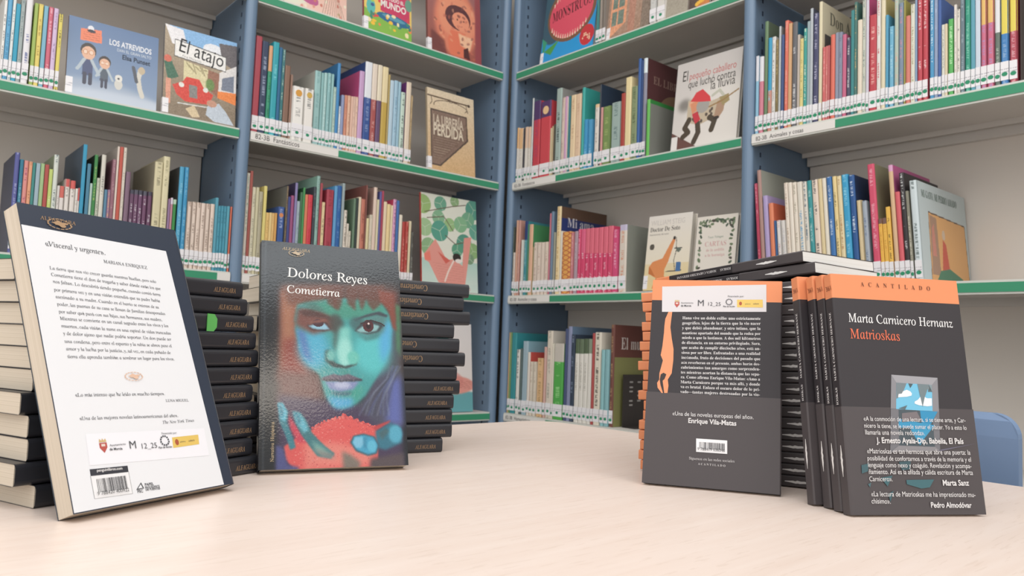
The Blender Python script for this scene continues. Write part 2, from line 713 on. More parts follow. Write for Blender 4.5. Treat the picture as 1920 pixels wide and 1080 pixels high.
BOOKS = """
L12 -1.4478 0.0050 0.192 f2f1ec - 0.000 - - 555555 0.010 0.0 -
L12 -1.4421 0.0092 0.192 5fb0dc - 0.000 - - 3f86b4 0.010 0.0 -
L12 -1.4321 0.0054 0.194 e3ebe9 - 0.000 - - 8899a0 0.010 0.0 -
L12 -1.4259 0.0087 0.178 22a6c8 - 0.000 - - - 0.010 0.0 -
L12 -1.4166 0.0077 0.190 a5b2b0 - 0.000 - - 6f8084 0.010 0.0 -
L12 -1.4075 0.0125 0.201 eeecef - 0.000 - - 5a6aa8 0.004 0.0 -
L12 -1.3914 0.0075 0.190 a9c45a - 0.000 - - - 0.010 0.0 -
L12 -1.3828 0.0089 0.191 eed868 - 0.000 - - c0a040 0.010 0.0 -
L12 -1.3724 0.0085 0.190 7fbcd4 - 0.000 - - - 0.010 0.0 -
L12 -1.3628 0.0093 0.190 db6a80 - 0.000 - - f0b0bc 0.010 0.0 -
L12 -1.3528 0.0095 0.190 dcc2e4 - 0.000 - - a890b8 0.010 0.0 -
L12 -1.3418 0.0074 0.180 ead95c - 0.000 - - 2a2a22 0.010 0.0 -
L11 -0.8807 0.0176 0.263 b84a58 - 0.000 - - - 0.010 0.0 -
L11 -0.8620 0.0182 0.254 3d4a66 - 0.000 - - 9aa6c0 0.010 0.0 -
L11 -0.8427 0.0104 0.246 2f9e78 e6a878 0.175 - - 1f6a50 0.010 0.0 -
L11 -0.8315 0.0171 0.260 26aab8 - 0.000 - - 6fd0d8 0.010 0.0 -
L11 -0.8136 0.0084 0.249 2f6f9a - 0.000 - - - 0.010 0.0 -
L11 -0.8044 0.0081 0.246 3a7c80 - 0.000 - - b8d0c0 0.010 0.0 -
L11 -0.7952 0.0167 0.204 8e6c5a - 0.000 - - - 0.010 0.0 -
L11 -0.7769 0.0057 0.182 a07e6c - 0.000 - - - 0.010 0.0 -
L11 -0.7708 0.0323 0.151 f6f3ec - 0.000 - - 8a8a88 0.003 0.0 emb=e2a030
L11 -0.7369 0.0274 0.152 f4f0e8 - 0.000 - - 8a8a88 0.003 0.0 emb=d8b048
L11 -0.7044 0.0182 0.213 9ecac8 - 0.000 bcbcb2 - 7fb0b0 0.010 0.0 -
L11 -0.6851 0.0070 0.211 90c2c2 - 0.000 - - - 0.010 0.0 -
L11 -0.6771 0.0093 0.213 a6d0ce - 0.000 - - c8e4e2 0.010 0.0 -
L11 -0.6667 0.0114 0.215 8cbfc0 - 0.000 - - b0d8d8 0.010 0.0 -
L11 -0.6542 0.0071 0.215 96c8c8 - 0.000 - - - 0.010 0.0 -
L11 -0.6460 0.0078 0.179 b8d2c6 - 0.000 - - 7fa8a0 0.010 0.0 -
L11 -0.6371 0.0099 0.252 3f8fca - 0.000 347aae - - 0.010 0.0 -
L11 -0.6261 0.0051 0.127 e8eef0 - 0.000 - - 4a78b0 0.010 0.0 -
L11 -0.6199 0.0093 0.162 929fc4 - 0.000 - - - 0.010 0.0 -
L11 -0.6095 0.0087 0.164 dc9478 - 0.000 - - b06a54 0.010 0.0 -
L11 -0.5997 0.0094 0.165 eabc9e - 0.000 - - c08a70 0.010 0.0 -
L11 -0.5891 0.0067 0.165 eec4ae - 0.000 - - - 0.010 0.0 -
L11 -0.5817 0.0070 0.166 ecc8b4 - 0.000 - - c09a88 0.010 0.0 -
L11 -0.5739 0.0074 0.167 eecab2 - 0.000 - - c09a88 0.010 0.0 -
L11 -0.5650 0.0161 0.248 cfa6d2 - 0.000 d8623f cc4f86 - 0.010 0.0 -
L11 -0.5470 0.0229 0.281 3a5a9e eaeef4 0.173 34508e - 8fa4d0 0.010 0.0 -
L11 -0.5230 0.0176 0.281 b45a58 ecdcca 0.172 - - e0b0a8 0.010 0.0 -
L11 -0.5043 0.0156 0.282 6e5478 ebdfc4 0.173 - - - 0.010 0.0 -
L11 -0.4876 0.0195 0.281 ccab46 eedcaa 0.172 - - - 0.010 0.0 -
L11 -0.4669 0.0053 0.261 c2aa68 - 0.000 - - - 0.010 0.0 -
L11 -0.4605 0.0141 0.246 bcd6e6 - 0.000 - - - 0.010 0.0 -
L11 -0.4453 0.0130 0.249 a6cade - 0.000 - - 6fa0c0 0.010 0.0 -
L11 -0.4311 0.0100 0.248 9ec6d8 - 0.000 - - - 0.010 0.0 -
L11 -0.4199 0.0144 0.219 c8dece - 0.000 - - 30403c 0.010 0.0 -
L11 -0.4020 0.0169 0.255 ead8c0 - 0.000 7c3d86 - - 0.010 0.0 -
L11 -0.3839 0.0059 0.217 c2a87c - 0.000 - - 7a6850 0.010 0.0 -
L22 -1.4048 0.0093 0.224 5d62a4 - 0.000 3a4460 - a0a4d0 0.010 0.0 -
L22 -1.3945 0.0068 0.210 2a7f9c - 0.000 - - 88c0d0 0.010 0.0 -
L22 -1.3869 0.0092 0.209 e6948c - 0.000 - - b05078 0.010 0.0 -
L22 -1.3771 0.0065 0.208 eca67c - 0.000 - - b06a40 0.010 0.0 -
L22 -1.3700 0.0059 0.207 3c908a - 0.000 - - - 0.010 0.0 -
L22 -1.3630 0.0081 0.207 a2bac6 - 0.000 - - - 0.010 0.0 -
L22 -1.3541 0.0075 0.208 a6c68a - 0.000 - - - 0.010 0.0 -
L22 -1.3458 0.0078 0.207 ba5048 - 0.000 - - - 0.010 0.0 -
L22 -1.3372 0.0074 0.198 c6d86e - 0.000 - - e8f0c0 0.010 0.0 -
L22 -1.3290 0.0096 0.233 dce2d8 - 0.000 90a07e - 6a7a80 0.010 0.0 -
L22 -1.3186 0.0048 0.163 e2dcd6 - 0.000 - - a09890 0.010 0.0 -
L22 -1.3131 0.0084 0.163 e8e0da dc6a5e 0.136 - - - 0.010 0.0 -
L22 -1.3039 0.0107 0.181 eae2da dc605a 0.163 - - a09890 0.010 0.0 -
L22 -1.2924 0.0103 0.179 eae2da dc605a 0.160 - - a09890 0.010 0.0 -
L22 -1.2815 0.0048 0.162 eae4dc - 0.000 - - b0a8a0 0.010 0.0 -
L22 -1.2761 0.0034 0.164 e8e0d8 dc605a 0.134 - - - 0.010 0.0 -
L22 -1.2718 0.0082 0.268 2aa0c8 - 0.000 4a6278 - - 0.010 0.0 -
L22 -1.2606 0.0074 0.224 4a88a4 - 0.000 - - - 0.010 0.0 -
L22 -1.2523 0.0049 0.179 b8d2ca - 0.000 - - - 0.010 0.0 -
L22 -1.2466 0.0072 0.248 3c8e4a - 0.000 284a32 - a8c060 0.010 0.0 -
L22 -1.2383 0.0059 0.194 ccd0bc - 0.000 - - 8a9080 0.010 0.0 -
L22 -1.2315 0.0097 0.251 dedacc - 0.000 5c5a50 - 8a8a80 0.010 0.0 -
L22 -1.2207 0.0060 0.169 5c8caa - 0.000 - - - 0.010 0.0 -
L22 -1.2139 0.0055 0.170 a27c9c - 0.000 - - e8b070 0.010 0.0 -
L22 -1.2078 0.0079 0.244 9c6a78 - 0.000 - - c098a0 0.010 0.0 -
L22 -1.1990 0.0046 0.277 e8d8ca - 0.000 bab0a6 - - 0.010 0.0 -
L22 -1.1935 0.0073 0.277 cc5a48 - 0.000 - - - 0.010 0.0 -
L22 -1.1853 0.0066 0.277 e0d6c6 - 0.000 - - b0a898 0.010 0.0 -
L22 -1.1769 0.0113 0.220 86697e - 0.000 5f4a5a - - 0.010 0.0 -
L22 -1.1647 0.0084 0.178 704c6a 4a4a5a 0.168 - - c8c0c8 0.010 0.0 -
L22 -1.1554 0.0087 0.179 764e6e 5a5a68 0.168 - - c8c0c8 0.010 0.0 -
L22 -1.1458 0.0093 0.179 764e70 4a4a5a 0.168 - - c8c0c8 0.010 0.0 -
L22 -1.1356 0.0096 0.179 784e6e 5a5a68 0.168 - - c8c0c8 0.010 0.0 -
L22 -1.1251 0.0107 0.179 744c6a 4a4a5a 0.169 - - c8c0c8 0.010 0.0 -
L22 -1.1125 0.0189 0.256 dcd2a8 - 0.000 a69e86 - a09878 0.010 0.0 -
L22 -1.0929 0.0153 0.273 e4dab0 - 0.000 - - b0a880 0.010 0.0 -
L22 -1.0762 0.0050 0.168 9c7ca2 - 0.000 - - - 0.010 0.0 -
L22 -1.0703 0.0047 0.172 cc8c9c e4dce8 0.156 - - - 0.010 0.0 -
L22 -1.0644 0.0075 0.169 3a9248 bcd8bc 0.157 - - - 0.010 0.0 -
L22 -1.0533 0.0111 0.254 48a8d0 - 0.000 4c4e50 - 90d0e8 0.010 0.0 -
L22 -1.0412 0.0101 0.255 2f98c8 - 0.000 - - 70b8dc 0.010 0.0 -
L22 -1.0297 0.0107 0.169 e8d4c4 - 0.000 - - a89080 0.010 0.0 -
L22 -1.0180 0.0108 0.170 e9d6c6 - 0.000 - - a89080 0.010 0.0 -
L22 -1.0063 0.0103 0.170 e8d4c4 - 0.000 - - a89080 0.010 0.0 -
L22 -0.9950 0.0104 0.170 e9d6c7 - 0.000 - - a89080 0.010 0.0 -
L22 -0.9837 0.0110 0.170 e8d4c4 - 0.000 - - a89080 0.010 0.0 -
L22 -0.9716 0.0105 0.171 e9d5c5 - 0.000 - - a89080 0.010 0.0 -
L22 -0.9601 0.0071 0.189 58a6bc - 0.000 - - - 0.010 0.0 -
L22 -0.9520 0.0066 0.169 46a0b8 - 0.000 - - 2f7088 0.010 0.0 -
L22 -0.9447 0.0063 0.170 46a0b8 - 0.000 - - 2f7088 0.010 0.0 -
L22 -0.9374 0.0067 0.170 46a0b8 - 0.000 - - 2f7088 0.010 0.0 -
L22 -0.9297 0.0070 0.171 58aabe - 0.000 - - - 0.010 0.0 -
L22 -0.9206 0.0039 0.171 ea785a - 0.000 - - - 0.010 0.0 -
L21 -0.8817 0.0075 0.268 dcd2c2 - 0.000 - - 7fa088 0.010 0.0 -
L21 -0.8733 0.0071 0.274 ae5a50 - 0.000 - - - 0.010 0.0 -
L21 -0.8650 0.0096 0.232 dcd4b6 - 0.000 - - 9a9880 0.010 0.0 -
L21 -0.8547 0.0076 0.233 d6cea8 - 0.000 - - - 0.010 0.0 -
L21 -0.8462 0.0116 0.223 b8b094 - 0.000 - - 8a846c 0.010 0.0 -
L21 -0.8333 0.0082 0.240 e6d67a - 0.000 - - - 0.010 0.0 -
L21 -0.8240 0.0085 0.169 ecc472 - 0.000 - - c8a050 0.010 0.0 -
L21 -0.8146 0.0067 0.170 f0d088 - 0.000 - - - 0.010 0.0 -
L21 -0.8071 0.0067 0.170 ecc074 - 0.000 - - d0a860 0.010 0.0 -
L21 -0.7995 0.0062 0.171 e0a854 - 0.000 - - - 0.010 0.0 -
L21 -0.7914 0.0197 0.190 3c5ea0 - 0.000 - - a0b0d8 0.010 0.0 emb=e08a50
L21 -0.7699 0.0049 0.250 6e5e4c - 0.000 7e7e76 - b09a70 0.010 0.0 -
L21 -0.7641 0.0076 0.221 48508e - 0.000 - - - 0.010 0.0 -
L21 -0.7554 0.0094 0.226 a45280 6a3a6a 0.222 - - - 0.010 0.0 -
L21 -0.7451 0.0070 0.263 9288ba - 0.000 4a4060 - - 0.010 0.0 -
L21 -0.7373 0.0080 0.213 a8b8c2 - 0.000 - - 7088a0 0.010 0.0 -
L21 -0.7284 0.0060 0.239 4c7c58 - 0.000 - - - 0.010 0.0 -
L21 -0.7215 0.0061 0.253 4a9c58 - 0.000 2f6040 - - 0.010 0.0 -
L21 -0.7145 0.0081 0.235 e4825c - 0.000 - - - 0.010 0.0 -
L21 -0.7055 0.0142 0.236 e03e4e - 0.000 - - c83040 0.010 0.0 -
L21 -0.6899 0.0067 0.261 474e56 - 0.000 - - 8a9098 0.010 0.0 -
L21 -0.6815 0.0098 0.293 92bab0 - 0.000 8ebcaa - 6a8880 0.010 0.0 -
L21 -0.6705 0.0068 0.274 b44e58 - 0.000 - - - 0.010 0.0 -
L21 -0.6626 0.0089 0.221 ecd4a0 - 0.000 - - 5a5040 0.010 0.0 -
L21 -0.6493 0.0220 0.260 b44252 - 0.000 - - 94303e 0.010 0.0 -
L21 -0.6260 0.0086 0.273 62a6d8 - 0.000 54a8e0 - - 0.010 0.0 -
L21 -0.6167 0.0143 0.276 2a68ae - 0.000 - - 6090c8 0.010 0.0 -
L21 -0.6014 0.0078 0.285 a2b2b4 - 0.000 - - - 0.010 0.0 -
L21 -0.5919 0.0091 0.208 e8dccc - 0.000 - - 6a6258 0.010 0.0 -
L21 -0.5818 0.0060 0.170 e2d8c8 - 0.000 - - 8a8070 0.010 0.0 -
L21 -0.5748 0.0066 0.149 ded4c2 - 0.000 - - 8a8070 0.010 0.0 -
L21 -0.5633 0.0067 0.246 6f8c72 - 0.000 - - - 0.010 0.0 -
L21 -0.5552 0.0070 0.249 3c4844 - 0.000 3e423e - - 0.010 0.0 -
L21 -0.5472 0.0080 0.253 e8d8ba - 0.000 - - - 0.010 0.0 -
L21 -0.5381 0.0133 0.249 cc7c66 - 0.000 - - 8a4a3c 0.010 0.0 -
L21 -0.5240 0.0045 0.292 905a52 - 0.000 - - - 0.010 0.0 -
L21 -0.5185 0.0095 0.194 e6d6a4 - 0.000 - - - 0.010 0.0 -
L21 -0.5076 0.0089 0.206 dfd2bc - 0.000 - - a8b8a0 0.010 0.0 -
L21 -0.4976 0.0113 0.290 e8cebc - 0.000 bc988c - - 0.010 0.0 -
L21 -0.4852 0.0070 0.255 e4dab4 - 0.000 - - - 0.010 0.0 -
L21 -0.4772 0.0057 0.280 6a6cac - 0.000 - - - 0.010 0.0 -
L21 -0.4704 0.0067 0.283 b44860 - 0.000 - - - 0.010 0.0 -
L21 -0.4626 0.0122 0.252 eed8b4 - 0.000 - - - 0.010 0.0 -
L21 -0.4494 0.0120 0.246 eed498 - 0.000 - - - 0.010 0.0 -
L21 -0.4363 0.0065 0.244 f0dfb8 - 0.000 - - - 0.010 0.0 -
L21 -0.4287 0.0104 0.264 dfa6c6 - 0.000 dc4a72 - 8a4a90 0.010 0.0 -
L21 -0.4169 0.0094 0.262 3f74b4 - 0.000 - - - 0.010 0.0 -
L21 -0.4057 0.0108 0.220 ecdfca - 0.000 - - - 0.010 0.0 -
L21 -0.3935 0.0106 0.200 bc4038 - 0.000 - - e09080 0.010 0.0 -
L21 -0.3818 0.0110 0.202 bc4238 - 0.000 - - e09080 0.010 0.0 -
L21 -0.3697 0.0075 0.205 eadab4 - 0.000 - - - 0.010 0.0 -
L21 -0.3611 0.0100 0.172 585852 e8dcb8 0.168 - - 989890 0.010 0.0 -
R01 0.3865 0.0125 0.171 3f8f8c - 0.000 - - - 0.010 0.0 -
R01 0.4003 0.0120 0.164 a2968a - 0.000 - - - 0.010 0.0 -
R01 0.4143 0.0112 0.168 8c8278 - 0.000 - - - 0.010 0.0 -
R01 0.5972 0.0227 0.106 d2d2ce - 0.000 - - a0a0a0 0.010 0.0 -
R01 0.6230 0.0270 0.099 dedad2 - 0.000 - - b0a8a0 0.010 0.0 -
R11 0.0349 0.0079 0.188 ece6dc f0ba78 0.117 - - c8c0b0 0.010 0.0 -
R11 0.0442 0.0213 0.183 ece6dc f0c088 0.113 - - c8c0b0 0.010 0.0 -
R11 0.0684 0.0056 0.180 3c3c44 - 0.000 - - - 0.010 0.0 -
R11 0.0754 0.0150 0.182 ece6dc f0cbac 0.111 - - - 0.010 0.0 -
R11 0.0918 0.0139 0.180 ece6dc f0cbac 0.109 - - c8c0b0 0.010 0.0 -
R11 0.1076 0.0064 0.274 e0e4e2 - 0.000 5a6a7a - - 0.010 0.0 -
R11 0.1159 0.0315 0.260 d03f4e 584070 0.197 - - a84070 0.010 0.0 -
R11 0.1515 0.0457 0.251 d84450 5c3f70 0.198 - - - 0.010 0.0 emb=f0c890
R11 0.1995 0.0065 0.156 dccaa2 - 0.000 - - - 0.010 0.0 -
R11 0.2073 0.0056 0.161 c8b088 - 0.000 - - - 0.010 0.0 -
R11 0.2142 0.0065 0.166 5a5648 - 0.000 - - - 0.010 0.0 -
R11 0.2225 0.0236 0.279 a6bab2 - 0.000 9c9c98 - 506060 0.010 0.0 -
R11 0.2478 0.0139 0.245 dec8b8 - 0.000 - - b09890 0.010 0.0 -
R11 0.2631 0.0103 0.245 d4a2c6 - 0.000 - - - 0.010 0.0 -
R11 0.2742 0.0040 0.241 e8d8c8 - 0.000 - - - 0.010 0.0 -
R11 0.2795 0.0071 0.243 3a868e - 0.000 - - - 0.010 0.0 -
R11 0.2887 0.0214 0.243 eed4aa - 0.000 - - d0a880 0.010 0.0 -
R11 0.3113 0.0223 0.242 e8c8a6 - 0.000 - - d0a888 0.010 0.0 -
R11 0.3370 0.0115 0.257 32aea6 - 0.000 2aa69e - - 0.010 0.0 -
R11 0.3497 0.0164 0.154 3aa0d6 - 0.000 - - 80c8f0 0.010 0.0 -
R11 0.3673 0.0166 0.151 4aa4d4 - 0.000 - - a0d0f0 0.010 0.0 -
R11 0.3941 0.0166 0.192 e8e0d6 f0cc9a 0.182 - - a8a098 0.010 0.0 -
R11 0.4120 0.0054 0.251 484e56 - 0.000 2c3e54 - - 0.010 0.0 -
R11 0.4186 0.0080 0.178 dfa09a - 0.000 - - - 0.010 0.0 -
R11 0.4283 0.0296 0.177 7c9854 - 0.000 - - a8b870 0.010 0.0 -
R11 0.4618 0.0345 0.182 a2b8b2 - 0.000 - - 6f8a88 0.010 0.0 -
R11 0.4975 0.0155 0.203 b4463c - 0.000 - - - 0.010 0.0 -
R11 0.5147 0.0214 0.246 f0dca4 - 0.000 - - - 0.010 0.0 -
R11 0.5373 0.0215 0.214 8c9c72 - 0.000 284a80 - 5a6a4a 0.010 0.0 -
R11 0.5600 0.0104 0.291 3a68ac - 0.000 2c4a78 - - 0.010 0.0 -
R11 0.5713 0.0076 0.283 345288 - 0.000 - - - 0.010 0.0 -
R11 0.5800 0.0123 0.287 9292a4 e2f0f4 0.244 5e3638 - - 0.010 0.0 -
R11 0.6018 0.0105 0.161 64c050 - 0.000 888a82 2f9040 - 0.002 0.0 ct=.93nolab
R12 0.9429 0.0076 0.199 92c6e0 e6e6ec 0.135 - - - 0.010 0.0 -
R12 0.9517 0.0118 0.195 da8294 e6e6ec 0.132 - - - 0.010 0.0 -
R12 0.9653 0.0091 0.281 708e68 - 0.000 5e6f5a - - 0.010 0.0 -
R12 0.9759 0.0097 0.236 cc8c7a 2ca2cc 0.104 - - 8fd0e0 0.010 0.0 -
R12 0.9867 0.0089 0.236 eae8e2 - 0.000 - - 909090 0.010 0.0 -
R12 0.9968 0.0078 0.226 86764e - 0.000 - - c0a868 0.010 0.0 -
R12 1.0057 0.0049 0.257 c4cacc - 0.000 8a9090 - - 0.010 0.0 -
R12 1.0117 0.0066 0.234 4a6090 - 0.000 - - - 0.010 0.0 -
R12 1.0198 0.0094 0.267 e8765f - 0.000 - - f0a090 0.010 0.0 -
R12 1.0303 0.0083 0.257 dcac7a - 0.000 - - - 0.010 0.0 -
R12 1.0396 0.0126 0.257 6c6c70 - 0.000 2a6c8a - d8d8d8 0.010 0.0 -
R12 1.0534 0.0061 0.223 c8bcb0 - 0.000 - - - 0.010 0.0 -
R12 1.0605 0.0081 0.211 e6d688 - 0.000 - - b0a050 0.010 0.0 -
R12 1.0697 0.0077 0.233 3aa89e - 0.000 - - d8e8d0 0.010 0.0 -
R12 1.0784 0.0069 0.248 a2b8bc - 0.000 - - - 0.010 0.0 -
R12 1.0860 0.0066 0.277 bec6cc - 0.000 5a6072 - - 0.010 0.0 -
R12 1.0933 0.0131 0.262 4c4e72 - 0.000 - - c0c0d8 0.010 0.0 -
R12 1.1081 0.0074 0.286 e8ddb8 - 0.000 dcd2b2 - - 0.010 0.0 -
R12 1.1176 0.0065 0.175 dc6a6a - 0.000 - - f0a8a0 0.010 0.0 -
R12 1.1247 0.0045 0.176 de7a74 - 0.000 - - f0b0a8 0.010 0.0 -
R12 1.1299 0.0044 0.176 cc6668 - 0.000 - - - 0.010 0.0 -
R12 1.1358 0.0106 0.199 e8725c - 0.000 - - - 0.010 0.0 -
R12 1.1474 0.0074 0.201 949cb0 - 0.000 - - - 0.010 0.0 -
R12 1.1555 0.0079 0.200 8e96ac - 0.000 - - 707890 0.010 0.0 -
R12 1.1644 0.0084 0.192 d2688c - 0.000 - - - 0.010 0.0 -
R12 1.1737 0.0094 0.181 56566e - 0.000 - - d8d8d8 0.010 0.0 -
R12 1.1844 0.0069 0.242 3a9092 - 0.000 - - - 0.010 0.0 -
R12 1.1919 0.0061 0.259 4c7c74 - 0.000 - - d0b070 0.010 0.0 -
R12 1.1987 0.0108 0.215 e8dcc6 - 0.000 - - - 0.010 0.0 -
R12 1.2101 0.0070 0.258 ccd0c0 - 0.000 - - 6a8080 0.010 0.0 -
R12 1.2181 0.0062 0.265 d8d4e0 - 0.000 c44c80 - - 0.010 0.0 -
R12 1.2252 0.0165 0.218 cc4450 - 0.000 - - f0b0a8 0.010 0.0 -
R12 1.2426 0.0076 0.253 e8e4de - 0.000 - - d04a58 0.010 0.0 -
R12 1.2511 0.0093 0.252 e6dab8 - 0.000 bcac6c - - 0.010 0.0 -
R12 1.2613 0.0057 0.208 52a6ca - 0.000 - - - 0.010 0.0 -
R12 1.2679 0.0116 0.180 6cb8d8 - 0.000 - - a0d4e8 0.010 0.0 -
R12 1.2804 0.0076 0.241 b8c8b8 - 0.000 - - e0b0a0 0.010 0.0 -
R12 1.2888 0.0099 0.226 7f92a8 - 0.000 - - c890a8 0.010 0.0 -
R12 1.2997 0.0030 0.230 aaa24c - 0.000 - - - 0.010 0.0 -
R12 1.3033 0.0098 0.193 de8070 - 0.000 - - - 0.010 0.0 -
R12 1.3143 0.0078 0.215 e2e2d0 - 0.000 - - b0a878 0.010 0.0 -
R12 1.3229 0.0039 0.225 90acce - 0.000 - - - 0.010 0.0 -
R12 1.3277 0.0096 0.229 ca4250 - 0.000 - - f0d0d0 0.010 0.0 -
R12 1.3382 0.0100 0.226 ca4250 - 0.000 - - f0d0d0 0.010 0.0 -
R12 1.3526 0.0077 0.220 489fd0 - 0.000 - - d0e8f4 0.010 0.0 -
R12 1.3611 0.0067 0.217 94a6c6 - 0.000 - - b0c0dc 0.010 0.0 -
R12 1.3686 0.0059 0.213 4468ac - 0.000 - - - 0.010 0.0 -
R12 1.3755 0.0059 0.153 e2e2d2 - 0.000 - - a0a090 0.010 0.0 -
R12 1.3821 0.0043 0.153 e8d6b4 - 0.000 - - - 0.010 0.0 -
R12 1.3872 0.0116 0.161 58bc5c - 0.000 - - c0f0b8 0.010 0.0 -
R12 1.3996 0.0046 0.188 eae2d8 - 0.000 - - c0b8b0 0.010 0.0 -
R12 1.4049 0.0053 0.177 e6e0d4 - 0.000 - - 6a6a68 0.010 0.0 -
R12 1.4110 0.0075 0.198 6e828c - 0.000 - - 9cb0b8 0.010 0.0 -
R12 1.4193 0.0101 0.196 259e82 - 0.000 - - 80d0b8 0.010 0.0 -
R12 1.4302 0.0077 0.193 5ca8bc - 0.000 - - - 0.010 0.0 -
R12 1.4386 0.0087 0.189 cedcea - 0.000 - - - 0.010 0.0 -
R12 1.4481 0.0107 0.188 d66c8c ecbf64 0.131 - - b090c0 0.010 0.0 -
R12 1.4595 0.0128 0.184 d66c8c ecbf64 0.132 - - b090c0 0.010 0.0 -
R12 1.4733 0.0091 0.180 6a7a70 e8e8ea 0.108 - - b0c0b0 0.010 0.0 -
R12 1.4833 0.0142 0.176 3a86c8 ecd844 0.102 - - 8ab0d8 0.010 0.0 -
R12 1.4986 0.0135 0.171 bc485a ecd844 0.103 - - e0a0a8 0.010 0.0 -
R21 0.0349 0.0036 0.230 5c6459 - 0.000 - - b0b098 0.010 0.0 -
R21 0.0389 0.0082 0.144 e6dcd2 - 0.000 - - b09888 0.010 0.0 -
R21 0.0485 0.0091 0.251 d8a48a - 0.000 - - - 0.010 0.0 -
R21 0.0590 0.0091 0.250 d0988a - 0.000 - - e0c0b0 0.010 0.0 -
R21 0.0764 0.0124 0.183 e4e6de - 0.000 - - - 0.010 0.0 -
R21 0.0902 0.0143 0.244 3a929e 28407c 0.182 - - a0d0d4 0.010 0.0 -
R21 0.1058 0.0078 0.233 4a9070 - 0.000 - - - 0.010 0.0 -
R21 0.1150 0.0160 0.231 e8b492 - 0.000 dcce9c 4a9a60 - 0.010 0.0 -
R21 0.1395 0.0171 0.170 ead8c8 - 0.000 - - c8a898 0.010 0.0 -
R21 0.1575 0.0169 0.169 ecdaca - 0.000 - - c8a898 0.010 0.0 -
R21 0.1753 0.0168 0.168 ead8c8 - 0.000 - - - 0.010 0.0 -
R21 0.1929 0.0161 0.168 ecdac8 - 0.000 - - c8a898 0.010 0.0 -
R21 0.2104 0.0060 0.258 d67a8c - 0.000 - - - 0.010 0.0 -
R21 0.2172 0.0105 0.263 7088a0 - 0.000 - - - 0.010 0.0 -
R21 0.2290 0.0095 0.196 a0a090 - 0.000 - - - 0.010 0.0 -
R21 0.2433 0.0174 0.276 f0d8a4 - 0.000 2c3c7c 6a5040 d0a868 0.010 0.0 ct=.87
R21 0.2620 0.0084 0.197 e6decf - 0.000 - - - 0.010 0.0 -
R21 0.2717 0.0348 0.193 ecaa4c - 0.000 - - c05a3a 0.010 0.0 chain
R21 0.3077 0.0145 0.189 d6828a - 0.000 - - e8b0a8 0.010 0.0 -
R21 0.3235 0.0140 0.191 b49ca8 - 0.000 - - d0c0c8 0.010 0.0 -
R21 0.3387 0.0116 0.196 de3e6e - 0.000 - - f4b0c4 0.010 0.0 -
R21 0.3514 0.0178 0.195 e0406f e86088 0.122 - - f8d0dc 0.010 0.0 -
R21 0.3704 0.0160 0.195 de3e6e e86a80 0.121 - - f8d0dc 0.010 0.0 -
R21 0.3875 0.0173 0.195 e0406f e86a80 0.119 - - f8d0dc 0.010 0.0 -
R21 0.4060 0.0171 0.194 de3e6e e86a80 0.118 - - f8d0dc 0.010 0.0 -
R21 0.4243 0.0177 0.194 e0406f e86a80 0.117 - - f8d0dc 0.010 0.0 -
R21 0.4431 0.0174 0.194 de3e6e e86a80 0.116 - - f8d0dc 0.010 0.0 -
R21 0.4617 0.0187 0.195 e0406f e86a80 0.115 - - f8d0dc 0.010 0.0 -
R21 0.4818 0.0220 0.182 e24a80 - 0.000 - - f4b0c8 0.010 0.0 -
R21 0.5068 0.0259 0.194 e2d6c8 cac2dc 0.177 959a8e - e09878 0.010 0.0 -
R22 0.9617 0.0077 0.257 c44260 - 0.000 - - e090a0 0.010 4.2 -
R22 0.9703 0.0102 0.289 b48c82 - 0.000 a8aca0 - - 0.010 4.2 -
R22 0.9826 0.0124 0.223 b4a2d2 - 0.000 - - - 0.010 4.2 -
R22 0.9971 0.0117 0.203 e8865c - 0.000 dc6c48 - - 0.010 4.2 -
R22 1.0103 0.0042 0.160 3a6aa0 - 0.000 - - - 0.010 4.2 -
R22 1.0154 0.0109 0.159 e6e2de - 0.000 - - d0a0a0 0.010 4.2 -
R22 1.0273 0.0120 0.158 e4dfd8 - 0.000 - - c0c0c8 0.010 4.2 -
R22 1.0402 0.0096 0.248 ece0d0 - 0.000 - - c0a890 0.010 4.2 -
R22 1.0507 0.0101 0.247 ece2d2 - 0.000 - - - 0.010 4.2 -
R22 1.0616 0.0105 0.246 ebe0cf - 0.000 - - b0a890 0.010 4.2 -
R22 1.0731 0.0134 0.245 e6dfd0 e6dfd0 0.219 - - 4aa4d4 0.010 4.2 -
R22 1.0873 0.0105 0.244 e2dccf - 0.000 - - 607888 0.010 4.2 -
R22 1.0987 0.0107 0.245 2f9a9e - 0.000 - - b0d8d8 0.010 4.2 -
R22 1.1103 0.0142 0.245 ead8c6 - 0.000 - - 5a5a60 0.010 4.2 -
R22 1.1254 0.0094 0.246 e6d2a0 - 0.000 - - - 0.010 4.2 -
R22 1.1357 0.0093 0.246 ece3d0 - 0.000 - - - 0.010 4.2 -
R22 1.1464 0.0118 0.247 3a78ba - 0.000 - - d0e0f0 0.010 4.2 -
R22 1.1596 0.0096 0.247 eed694 - 0.000 - - 8a7a50 0.010 4.2 -
R22 1.1701 0.0105 0.246 ead8a8 - 0.000 - - c0905a 0.010 4.2 -
R22 1.1814 0.0148 0.247 2aa6d6 - 0.000 - - 90d8f0 0.010 4.2 -
R22 1.1976 0.0127 0.244 285c9c - 0.000 2c3c60 - d0e0f0 0.010 4.2 -
R22 1.2120 0.0111 0.185 dfca9c - 0.000 - - - 0.010 4.2 -
R22 1.2240 0.0100 0.183 a4b0bc - 0.000 - - 7080a0 0.010 4.2 -
R22 1.2404 0.0154 0.262 de4c6e - 0.000 8c8a68 - f0a0b0 0.010 4.2 -
R22 1.2569 0.0074 0.140 f4ba36 7a5a50 0.129 - - d89a30 0.010 4.2 -
R22 1.2652 0.0084 0.141 f4bc38 7a5a50 0.128 - - d89a30 0.010 4.2 -
R22 1.2744 0.0088 0.164 f4c03e - 0.000 - - 8a6a30 0.010 4.2 -
